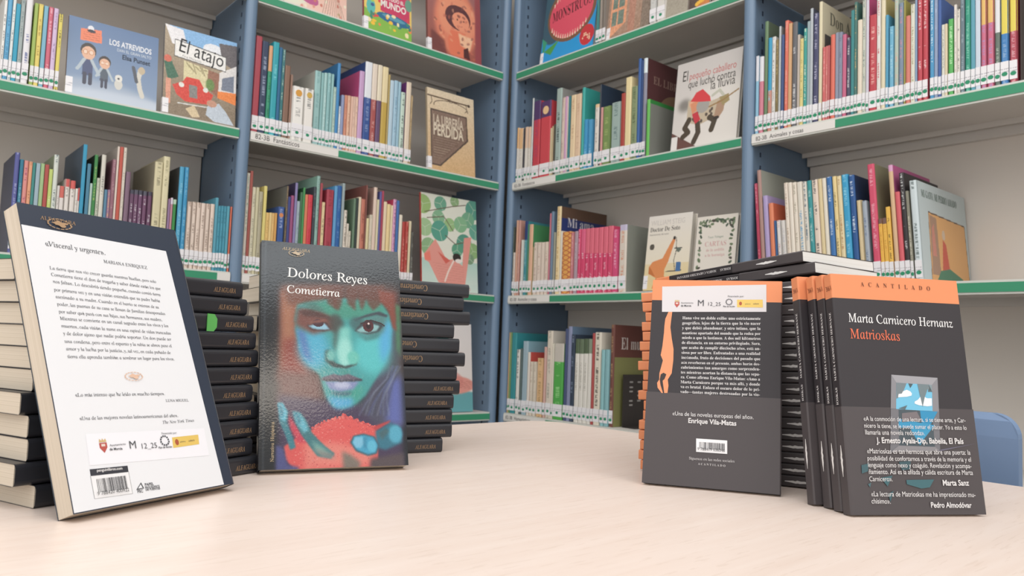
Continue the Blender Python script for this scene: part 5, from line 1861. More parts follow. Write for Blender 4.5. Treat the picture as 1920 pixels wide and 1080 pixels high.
# fringe
a.poly([(0.0665,0.1939), (0.0881,0.1955), (0.0838,0.1736), (0.0805,0.1654), (0.0687,0.1727)], '6e4438', soft=0.0022, alpha=0.85)
a.poly([(0.0881,0.1955), (0.1037,0.1966), (0.0992,0.1745), (0.0989,0.1664), (0.0902,0.1740)], '6e4438', soft=0.0022, alpha=0.85)
a.poly([(0.1011,0.1964), (0.1142,0.1973), (0.1096,0.1751), (0.1057,0.1668), (0.1031,0.1747)], '6e4438', soft=0.0022, alpha=0.85)
a.poly([(0.1103,0.1970), (0.1330,0.1986), (0.1280,0.1762), (0.1185,0.1675), (0.1122,0.1753)], '6e4438', soft=0.0022, alpha=0.85)
a.poly([(0.0728,0.1944), (0.0830,0.1951), (0.0787,0.1733), (0.0773,0.1652), (0.0749,0.1731)], '6e4438', soft=0.0022, alpha=0.85)
a.poly([(0.0198,0.1906), (0.0728,0.1944), (0.0662,0.1779), (0.0415,0.1724), (0.0283,0.1677)], '7c5040', soft=0.006)
a.poly([(0.1247,0.1925), (0.1420,0.1881), (0.1440,0.1445), (0.1396,0.1496), (0.1358,0.1698), (0.1268,0.1789)], '8a4a3c', soft=0.002)
# shadowed brow and eye sockets
a.poly([(0.0373,0.1663), (0.0549,0.1660), (0.0771,0.1560), (0.0794,0.1417), (0.0707,0.1440), (0.0535,0.1381), (0.0343,0.1475)], '7e5048', soft=0.005)
a.poly([(0.0379,0.1631), (0.0537,0.1653), (0.0709,0.1577), (0.0746,0.1539), (0.0622,0.1566), (0.0439,0.1576)], '5a3c38', soft=0.002)
a.poly([(0.0415,0.1711), (0.0550,0.1726), (0.0660,0.1646), (0.0537,0.1646)], '4e7c72', soft=0.004)
a.poly([(0.0986,0.1544), (0.1263,0.1649), (0.1341,0.1616), (0.1294,0.1438), (0.1174,0.1367), (0.0995,0.1413)], '5a8a88', soft=0.005)
a.poly([(0.0961,0.1563), (0.1118,0.1631), (0.1250,0.1670), (0.1348,0.1630), (0.1334,0.1607), (0.1222,0.1630), (0.1078,0.1589), (0.0986,0.1538)], '414c54', soft=0.0014)
a.poly([(0.0752,0.1533), (0.0821,0.1536), (0.0798,0.1340), (0.0764,0.1185), (0.0741,0.1286)], '50706a', soft=0.004)
a.poly([(0.0796,0.1535), (0.0872,0.1539), (0.0848,0.1342), (0.0795,0.1186), (0.0765,0.1236)], '41706e', soft=0.004, alpha=0.6)
a.ell(*(0.0770,0.1514), 0.0075, 0.010, '4a4a46', soft=0.004, alpha=0.8)
a.ell(*(0.0998,0.1518), 0.0080, 0.008, '446a6c', soft=0.004, alpha=0.8)
# eyes
a.poly([(0.0463,0.1474), (0.0548,0.1523), (0.0659,0.1535), (0.0726,0.1440), (0.0645,0.1418), (0.0523,0.1425)], '4c3434', soft=0.0012)
a.poly([(0.0481,0.1471), (0.0560,0.1495), (0.0652,0.1509), (0.0709,0.1440), (0.0621,0.1433), (0.0535,0.1439)], '9ccbe2', soft=0.0007)
a.ell(*(0.0587,0.1506), 0.0058, 0.0042, '4a2c36', soft=0.0006)
a.poly([(0.0499,0.1521), (0.0659,0.1555), (0.0671,0.1523), (0.0548,0.1504), (0.0487,0.1479)], '8a5a50', soft=0.001)
a.poly([(0.0970,0.1435), (0.1050,0.1527), (0.1155,0.1563), (0.1258,0.1537), (0.1297,0.1505), (0.1228,0.1429), (0.1110,0.1404)], '3e4a4e', soft=0.0014)
a.poly([(0.0990,0.1439), (0.1062,0.1492), (0.1166,0.1526), (0.1251,0.1503), (0.1216,0.1448), (0.1111,0.1420), (0.1034,0.1422)], '93c2c4', soft=0.0007)
a.ell(*(0.1124,0.1498), 0.0060, 0.0068, '54282c', soft=0.0005)
a.ell(*(0.1126,0.1495), 0.0026, 0.0030, '2c1418')
a.ell(*(0.1127,0.1524), 0.0011, 0.0011, 'ecdcd8')
a.line([(0.1043,0.1520), (0.1155,0.1563), (0.1265,0.1534), (0.1303,0.1508)], 0.0016, '3a2c30', soft=0.0006)
a.poly([(0.0995,0.1400), (0.1122,0.1378), (0.1255,0.1437), (0.1226,0.1369), (0.1095,0.1325)], '4c8c8c', soft=0.003)
# nose
a.poly([(0.0813,0.1470), (0.0921,0.1475), (0.0926,0.1190), (0.0911,0.1074), (0.0811,0.1072), (0.0777,0.1185)], '86d6cc', soft=0.0045)
a.ell(*(0.0863,0.1188), 0.0075, 0.016, 'a4e8de', soft=0.005)
a.poly([(0.0654,0.1207), (0.0703,0.1221), (0.0714,0.1133), (0.0762,0.1071), (0.0713,0.1051), (0.0653,0.1093)], '3f605e', soft=0.0022)
a.ell(*(0.0712,0.1155), 0.0045, 0.0060, '78c4bc', soft=0.002)
a.poly([(0.0665,0.1106), (0.0774,0.1071), (0.0860,0.1045), (0.0973,0.1076), (0.0993,0.1104), (0.0985,0.1063), (0.0872,0.1016), (0.0737,0.1032)], '3a4f50', soft=0.0016)
a.ell(*(0.0950,0.1139), 0.0065, 0.0075, '70cec0', soft=0.0028)
a.poly([(0.0792,0.1008), (0.0909,0.1004), (0.0895,0.0947), (0.0809,0.0952)], '4c9c94', soft=0.003)
# lips and chin
a.poly([(0.0610,0.0917), (0.0738,0.0959), (0.0815,0.0943), (0.0893,0.0961), (0.1037,0.0904), (0.0944,0.0887), (0.0814,0.0890), (0.0660,0.0883)], '6e6474', soft=0.0014)
a.poly([(0.0647,0.0883), (0.0814,0.0885), (0.1010,0.0887), (0.0942,0.0797), (0.0811,0.0767), (0.0697,0.0795)], '8c98c4', soft=0.002)
a.ell(*(0.0826,0.0842), 0.0085, 0.0040, 'bcc4e2', soft=0.0025)
a.line([(0.0622,0.0895), (0.0814,0.0887), (0.1030,0.0897)], 0.0018, '3c3440', soft=0.0013)
a.poly([(0.0696,0.0769), (0.0941,0.0771), (0.0888,0.0731), (0.0759,0.0730)], '4c7484', soft=0.0025)
# loose strands of hair
for q in range(11):
    ax, az = (0.1408,0.1059)
    bx, bz = (0.1246,0.0773)
    ex, ez = (0.1156,0.0523)
    w1, w2 = (q - 5) * 0.0016, (q - 5) * 0.0032
    mx = bx + w1 + 0.003 * math.sin(q * 2.3)
    a.line([(ax + (q - 5) * 0.0012, az), ((ax + mx) / 2 + 0.002, (az + bz) / 2), (mx, bz), ((mx + ex) / 2 + w2 * 0.5 - 0.001, (bz + ez) / 2), (ex + w2, ez)], 0.0011,
           ['7c90b0', '3c4450', '98a4b4', '5c6cb0'][q % 4], soft=0.0014, alpha=0.5)
# mound of red earth
MOUND = [(0.0517,0.0389), (0.0604,0.0444), (0.0704,0.0485), (0.0806,0.0502), (0.0832,0.0527), (0.0857,0.0504), (0.0933,0.0488), (0.1048,0.0440), (0.1165,0.0393), (0.1187,0.0290), (0.1179,0.0063), (0.1111,-0.0022), (0.0358,-0.0019), (0.0252,0.0091), (0.0239,0.0223), (0.0358,0.0306)]
a.poly(MOUND, 'e8625f', soft=0.0007)
for q in range(90):
    t = RNG.random() * 7.999
    k0 = int(t)
    p0, p1 = MOUND[k0], MOUND[k0 + 1]
    a.ell(p0[0] + (p1[0] - p0[0]) * (t - k0) + RNG.normal(0, 0.0006), p0[1] + (p1[1] - p0[1]) * (t - k0) + RNG.normal(0, 0.0008), 0.0011, 0.0010, ['e8625f', 'd05558', 'f07c74'][q % 3])
a.poly([(0.0431,0.0255), (0.0800,0.0248), (0.1129,0.0140), (0.1099,0.0016), (0.0429,0.0002)], 'f08c80', soft=0.006)
a.poly([(0.0274,0.0540), (0.0359,0.0428), (0.0467,0.0255), (0.0370,0.0257), (0.0299,0.0392)], 'd2485e', soft=0.0025)
a.poly([(0.1139,0.0406), (0.1327,0.0469), (0.1313,0.0443), (0.1163,0.0355)], 'c84a4c', soft=0.001)
for q in range(220):
    u, v = 200 + 640 * RNG.random(), 400 + 370 * RNG.random()
    x = (0.0068,0.0953)[0] + ((0.1350,0.0976)[0] - (0.0068,0.0953)[0]) * u / 1000
    z = (0.0068,0.0953)[1] + ((0.0078,-0.0021)[1] - (0.0068,0.0953)[1]) * v / 800
    if v > 430 + abs(u - 620) * 0.12:
        a.ell(x, z, 0.0007, 0.0006, ['f89890', 'd85a5c', 'f4a89c', 'b84850'][int(RNG.integers(4))], alpha=0.55)
# fingers of the left hand
a.poly([(0.0172,0.0659), (0.0226,0.0659), (0.0280,0.0565), (0.0269,0.0454), (0.0334,0.0282), (0.0352,0.0208), (0.0299,0.0186), (0.0251,0.0332), (0.0191,0.0467)], '3f8896', soft=0.0012)
a.poly([(0.0178,0.0653), (0.0226,0.0646), (0.0268,0.0565), (0.0251,0.0466), (0.0203,0.0492)], '6cc4dc', soft=0.0015)
a.line([(0.0196,0.0634), (0.0217,0.0578), (0.0212,0.0516)], 0.0022, '35768a', soft=0.0022)
a.poly([(0.0317,0.0571), (0.0395,0.0559), (0.0456,0.0477), (0.0510,0.0352), (0.0625,0.0227), (0.0736,0.0138), (0.0697,0.0090), (0.0563,0.0118), (0.0479,0.0230), (0.0407,0.0329), (0.0347,0.0453)], '437e86', soft=0.0012)
a.poly([(0.0323,0.0565), (0.0389,0.0550), (0.0444,0.0471), (0.0480,0.0377), (0.0431,0.0353), (0.0359,0.0453)], '6cc0d4', soft=0.0018)
a.line([(0.0353,0.0546), (0.0381,0.0502), (0.0385,0.0453)], 0.0022, '35768a', soft=0.0022)
a.poly([(0.0503,0.0278), (0.0613,0.0215), (0.0698,0.0139), (0.0551,0.0155)], '7cb0a8', soft=0.003)
a.poly([(0.0527,0.0204), (0.0723,0.0138), (0.0747,0.0088), (0.0599,0.0105)], 'a89890', soft=0.003, alpha=0.7)
# thumb and heel of the right hand
a.poly([(0.1163,0.0355), (0.1326,0.0443), (0.1438,0.0390), (0.1444,0.0234), (0.1261,0.0161), (0.1170,0.0189)], '3a7c92', soft=0.0018)
a.ell(*(0.1375,0.0326), 0.0075, 0.0095, '5cb4d0', soft=0.0025)
a.poly([(0.1189,0.0341), (0.1271,0.0392), (0.1309,0.0353), (0.1226,0.0264)], '4a6c74', soft=0.002)
a.poly([(0.0895,0.0246), (0.0929,0.0314), (0.1032,0.0334), (0.1148,0.0304), (0.1197,0.0214), (0.1168,0.0126), (0.1076,0.0106), (0.0950,0.0157)], '3c6472', soft=0.0016)
a.poly([(0.0912,0.0245), (0.0939,0.0305), (0.1032,0.0321), (0.1138,0.0294), (0.1182,0.0212), (0.1155,0.0139), (0.1077,0.0122), (0.0963,0.0169)], '4cacd0', soft=0.001)
a.poly([(0.0920,0.0245), (0.0944,0.0297), (0.1018,0.0304), (0.1042,0.0242), (0.1002,0.0187), (0.0951,0.0194)], '86ccea', soft=0.0014)
a.line([(0.1057,0.0299), (0.1040,0.0242), (0.1054,0.0192)], 0.0018, '3a86a6', soft=0.002)
a.ell(*(0.1119,0.0203), 0.0048, 0.0062, '66c4e2', soft=0.0016)
# foot of the picture
a.poly([(0.0811,0.0160), (0.0898,0.0121), (0.0998,0.0044), (0.0970,-0.0042), (0.0819,-0.0036)], '6c7a70', soft=0.003, alpha=0.8)
a.poly([(0.1101,0.0078), (0.1459,0.0131), (0.1455,-0.0015), (0.1085,-0.0027)], '5c5054', soft=0.003)
a.poly([(0.0163,0.0237), (0.0228,0.0211), (0.0275,0.0043), (0.0382,0.0015), (0.0370,-0.0022), (0.0159,-0.0018)], '54588e', soft=0.0025)
a.a *= 0.88
a.line([(0.0042, 0.0), (0.0042, 0.24)], 0.0011, '4c5258', soft=0.0012, alpha=0.7)  # spine hinge crease drawn as lines, its highlight painted into the colour
a.line([(0.0092, 0.0), (0.0092, 0.24)], 0.0012, '101216', alpha=0.8)
a.speck(3.0, 1)
a.mesh('front_cover', c, art_mat(0.5, 0.07, 'laminated_cover', 0.6), y=-0.0002)
write('title_lettering', c, [('Dolores Reyes', 'serif', (0.0267,0.2006), (0.1126,0.1977)), ('Cometierra', 'serif', (0.0264,0.1825), (0.0821,0.1812))], mat('ink', 'f0f0ec', 0.5))
write('publisher_lettering', c, [('ALFAGUARA', 'serif', (0.0213,0.2311), (0.0506,0.2301)), ('Narrativa Hispánica', 'serif', (0.0142,0.0076), (0.0144,0.0465))], mat('ink', 'c8b088', 0.5))


def logo(name, parent, cx, cz, s, colr):
    """small printed colophon: a ring of leaves round a blot"""
    ps = []
    for k in range(16):
        t0, t1 = 2 * math.pi * k / 16, 2 * math.pi * (k + 0.75) / 16
        o, i = 1.0, 0.86
        ps.append(([(cx + s * o * math.cos(t0), cz + s * 0.45 * o * math.sin(t0)), (cx + s * o * math.cos(t1), cz + s * 0.45 * o * math.sin(t1)),
                    (cx + s * i * math.cos(t1), cz + s * 0.45 * i * math.sin(t1)), (cx + s * i * math.cos(t0), cz + s * 0.45 * i * math.sin(t0))], colr))
    ps.append(([(cx + s * (0.55 + 0.18 * math.sin(5 * t)) * math.cos(t), cz + s * 0.36 * (0.6 + 0.25 * math.sin(4 * t)) * math.sin(t)) for t in [2 * math.pi * k / 28 for k in range(28)]], colr))
    return decal(name, parent, ps, y=-0.0005)


logo('publisher_mark', c, *(0.0361,0.2278), 0.0085, 'c0ac90')

# --- the leaning copy showing its white back cover
tA = 0.0172
b = empty('paperback', pose('A', tA))
tag(b, 'large novel leaning back to show its white back cover of printed text', 'book')
navy_m = mat('navy_laminate', '323c4e', 0.34, 0.5)
green_edge = mat('board', '3a4c58')
paperback(b, 0.150, 0.240, tA, [navy_m, navy_m, green_edge], lambda q, z: 2 if q == 'high' else 0, [0.0, 0.240], right=True, pagehex='ddd0bd')
decal('white_panel', b, [([(0.0005, (-0.0004,0.2211)[1]), ((0.1309,0.2163)[0], (0.1309,0.2163)[1]), ((0.1359,-0.0036)[0], 0.0008), (0.0005, 0.0008)], 'eff1f5')], y=-0.00015)
decal('sponsor_sticker', b, [([(0.0198,0.0555), (0.1282,0.0507), (0.1273,0.0270), (0.0185,0.0322)], 'f6f6fc')], y=-0.0003)
grey_ink = mat('ink', '55565a', 0.6)
write('quote_lettering', b, [
    ('«Visceral y urgente».', 'serif', (0.0165,0.2056), (0.0675,0.2043)), ('MARIANA ENRIQUEZ', 'serif', (0.0645,0.1969), (0.1062,0.1958)),
    ('«Lo más intenso que he leído en mucho tiempo».', 'serif', (0.0175,0.0841), (0.0960,0.0817)), ('LUNA MIGUEL', 'serif', (0.0956,0.0759), (0.1186,0.0750)),
    ('«Una de las mejores novelas latinoamericanas del año».', 'serif', (0.0175,0.0662), (0.1043,0.0624)), ('The New York Times', 'italic', (0.0880,0.0577), (0.1196,0.0571))], grey_ink)
write('body_lettering', b, [
    ('La tierra que nos vio crecer guarda nuestras huellas, pero solo', 'serif', (0.0164,0.1859), (0.1122,0.1833)),
    ('Cometierra tiene el don de tragarla y saber dónde están los que', 'serif', (0.0166,0.1804), (0.1154,0.1770)),
    ('nos faltan. Lo descubrió siendo pequeña, cuando comió tierra', 'serif', (0.0169,0.1747), (0.1139,0.1711)),
    ('por primera vez y en una visión entendió que su padre había', 'serif', (0.0165,0.1679), (0.1119,0.1652)),
    ('asesinado a su madre. Cuando en el barrio se enteran de su', 'serif', (0.0169,0.1622), (0.1093,0.1591)),
    ('poder, las puertas de su casa se llenan de familias desesperadas', 'serif', (0.0168,0.1562), (0.1143,0.1534)),
    ('por saber qué pasó con sus hijas, sus hermanos, sus madres.', 'serif', (0.0170,0.1501), (0.1098,0.1475)),
    ('Mientras se convierte en un canal sagrado entre los vivos y los', 'serif', (0.0170,0.1445), (0.1147,0.1421)),
    ('muertos, cada visión la sume en una espiral de vidas truncadas', 'serif', (0.0169,0.1385), (0.1156,0.1354)),
    ('y de dolor ajeno que nadie podría soportar. Un don puede ser', 'serif', (0.0171,0.1325), (0.1147,0.1298)),
    ('una condena, pero entre el espanto y la rabia se abren paso el', 'serif', (0.0171,0.1262), (0.1137,0.1237)),
    ('amor y la lucha por la justicia, y, tal vez, en cada puñado de', 'serif', (0.0173,0.1203), (0.1110,0.1176)),
    ('tierra ella aprenda también a sembrar un lugar para los vivos.', 'serif', (0.0172,0.1141), (0.1134,0.1119))], grey_ink)
write('publisher_lettering', b, [('ALFAGUARA', 'serif', (0.0163,0.2282), (0.0459,0.2277))], gold_ink)
logo('publisher_mark', b, *(0.0316,0.2262), 0.0105, 'b8946c')
logo('ornament', b, *(0.0700,0.0985), 0.0085, 'ecc4a8')


def sponsor_row(parent, pts, y=-0.00045):
    """row of sponsor marks: crest, initial, numerals, sun ring and a yellow plate"""
    cr, s = pts['crest'], pts['s']
    ring = [([(cr[0] + 0.0 + s * x, cr[1] + s * z) for x, z in ((-0.5, 0.5), (0.5, 0.5), (0.5, -0.1), (0, -0.75), (-0.5, -0.1))], 'c4564c'),
            ([(cr[0] + s * x, cr[1] + s * z) for x, z in ((-0.25, 0.35), (0.25, 0.35), (0.25, 0.05), (-0.25, 0.05))], 'e8d8cc'),
            ([(cr[0] + s * x, cr[1] + s * z) for x, z in ((-0.5, 0.58), (-0.4, 1.0), (-0.15, 0.75), (0, 1.05), (0.15, 0.75), (0.4, 1.0), (0.5, 0.58))], 'd8b878')]
    yl = pts['yellow']
    decal('yellow_plate', parent, [(yl, 'ecc85a')], y=y)
    cx = yl[0][0] * 0.86 + yl[1][0] * 0.14
    cz = (yl[0][1] + yl[3][1]) / 2
    ring.append((ellipse(cx, cz, s * 0.3, s * 0.42, 10), 'b85838'))
    arms = ring.pop()
    decal('plate_arms', parent, [arms], y=y - 0.0001)
    oc = pts['sun']
    sun = []
    for k in range(12):
        t0, t1 = 2 * math.pi * k / 12, 2 * math.pi * (k + 0.7) / 12
        sun.append(([(oc[0] + s * q * math.cos(t), oc[1] + s * q * math.sin(t)) for q, t in ((0.72, t0), (0.72, t1), (0.5, t1), (0.5, t0))], '54565c'))
    decal('crest', parent, ring, y=y)
    decal('sun_ring', parent, sun, y=y)
    write('sponsor_lettering', parent, pts['text'], grey_ink, y=y - 0.0003)


sponsor_row(b, dict(crest=(0.0320,0.0446), s=0.0062, sun=(0.0861,0.0439), yellow=[(0.0938,0.0458), (0.1205,0.0457), (0.1194,0.0376), (0.0929,0.0372)], text=[
    ('Financiado por:', 'sans', (0.0846,0.0491), (0.0992,0.0484)), ('Ayuntamiento', 'sans', (0.0370,0.0443), (0.0505,0.0441)), ('de Murcia', 'bold', (0.0363,0.0413), (0.0470,0.0408)),
    ('M', 'sans', (0.0535,0.0408), (0.0590,0.0405)), ('12_25', 'light', (0.0640,0.0396), (0.0777,0.0389)), ('Plan de Acción', 'bold', (0.0790,0.0381), (0.0917,0.0376)),
    ('gobierno', 'sans', (0.1005,0.0409), (0.1059,0.0408)), ('cultura', 'sans', (0.1091,0.0407), (0.1152,0.0408))]))


def barcode(parent, q, bars, ink='38383c', y=-0.0003, frame=True, digits='9 788420 0040022'):
    """q: corners TL,TR,BR,BL of the white box in the cover plane; bars: fraction box for the stripes"""
    tl, tr, br, bl = [Vector(p) for p in q]
    P = lambda u, v: tuple((tl * (1 - u) + tr * u) * (1 - v) + (bl * (1 - u) + br * u) * v)
    ps = []
    if frame:
        ps.append(([P(-0.012, -0.012), P(1.012, -0.012), P(1.012, 1.012), P(-0.012, 1.012)], '9a9a9c'))
    ps.append(([P(0, 0), P(1, 0), P(1, 1), P(0, 1)], 'f4f4f6'))
    u0, u1, v0, v1 = bars
    u = u0
    rs = random.Random(5)
    while u < u1:
        wd = rs.choice((0.008, 0.008, 0.016, 0.024))
        ps.append(([P(u, v0), P(min(u + wd, u1), v0), P(min(u + wd, u1), v1), P(u, v1)], ink))
        u += wd + rs.choice((0.01, 0.014, 0.02))
    decal('barcode_panel', parent, ps, y=y, step=0.00001)
    write('barcode_digits', parent, [(digits, 'sans', P(u0 - 0.06, v1 + 0.13), P(u1, v1 + 0.13))], mat('ink', '38383c', 0.6), y=y - 0.0012)


barcode(b, [(0.0177,0.0245), (0.0483,0.0236), (0.0481,0.0070), (0.0176,0.0082)], (0.12, 0.9, 0.16, 0.76), digits='9 788420 400922')
decal('barcode_header', b, [([(0.0178,0.0294), (0.0486,0.0282), (0.0484,0.0234), (0.0177,0.0245)], '3c3e46')], y=-0.0004)
write('header_lettering', b, [('penguinlibros.com', 'bold', (0.0229,0.0269), (0.0437,0.0259))], white_ink, y=-0.0006)
decal('paper_mark', b, [([(0.0518,0.0090), (0.0589,0.0092), (0.0572,0.0142)], '54565a'), ([(0.0536,0.0098), (0.0576,0.0098), (0.0566,0.0128)], 'eff1f5')])
write('paper_lettering', b, [('FSC', 'bold', (0.0526,0.0067), (0.0573,0.0065)), ('PAPEL', 'bold', (0.0600,0.0109), (0.0678,0.0105)), ('PROCEDENTE', 'bold', (0.0598,0.0090), (0.0727,0.0083)), ('DE FUENTES', 'bold', (0.0598,0.0072), (0.0727,0.0064))], grey_ink)

# --- anthracite paperbacks with orange heads
tM = 0.0119
HM = 0.210
SPLIT = HM - 0.0222
BAND = 0.091


def orange_book(root, w=0.130, t=tM, right=False, tz=None, band=True):
    paperback(root, w, HM, t, [dark_m, orange_m], lambda q, z: 1 if z > SPLIT and q != 'inside' else 0, [0.0, SPLIT, HM], right=right, tz=tz, pagehex='f8f6f2', r=0.0016)
    if not band:
        return
    # paper belly band wrapped round the lower part
    e = 0.0002
    ts = t
    mb = MB()
    ring = [(w + 0.0008, -e), (0.001, -e), (-e, 0.001), (-e, ts - 0.001), (0.001, ts + e), (w + 0.0008, ts + e)]
    if right:
        ring = [(w - x, y) for x, y in ring]
    v, f = [], []
    for z in (-0.0, BAND):
        for x, y in ring:
            k = tz(z) if tz else 1.0
            v.append((x, y * k if y > 0.002 else y, z))
    for i in range(5):
        f.append((i, i + 1, 7 + i, 6 + i))
    mb.add(v, f)
    mb.build('belly_band', band_m, root)


def swimmer(s, z0, cx):
    """small printed figure: a long pale diver"""
    sh = [(0.0, 0.10), (0.10, 0.16), (0.22, 0.28), (0.34, 0.34), (0.46, 0.42), (0.52, 0.36), (0.60, 0.44), (0.74, 0.30), (0.88, 0.2), (1.0, 0.14),
          (0.99, -0.02), (0.84, -0.1), (0.7, -0.2), (0.62, -0.1), (0.54, -0.3), (0.42, -0.16), (0.3, -0.22), (0.14, -0.06), (0.02, -0.02)]
    return [(z0 + s * a, cx + s * 0.16 * (b - 0.1)) for a, b in sh]


def orange_spine(root, t, flip=False):
    bs = spine_basis(t)
    b2 = lambda a, bb, e=0.0: (-0.0007 - e, bb, a)
    lo = t * 0.30
    write('spine_lettering', root, [('MARTA CARNICERO HERNANZ', 'bserif', (0.1135, lo), (0.1745, lo), 1.0)], white_ink, basis=b2)
    write('title_lettering', root, [('IOSKAS', 'bserif', (0.0925, lo), (0.1075, lo), 1.0)], white_ink, basis=b2)
    write('series_number', root, [('361', 'serif', (0.0, 0.0), (0.0085, 0.0))], mat('ink', '8a4a30', 0.5), basis=lambda a, bb, e=0.0: (-0.0006, t * 0.72 - a, SPLIT + 0.007 + bb))
    decal('spine_figure', root, [(swimmer(0.027, 0.031, t * 0.5), 'f0eeec')], basis=b2)


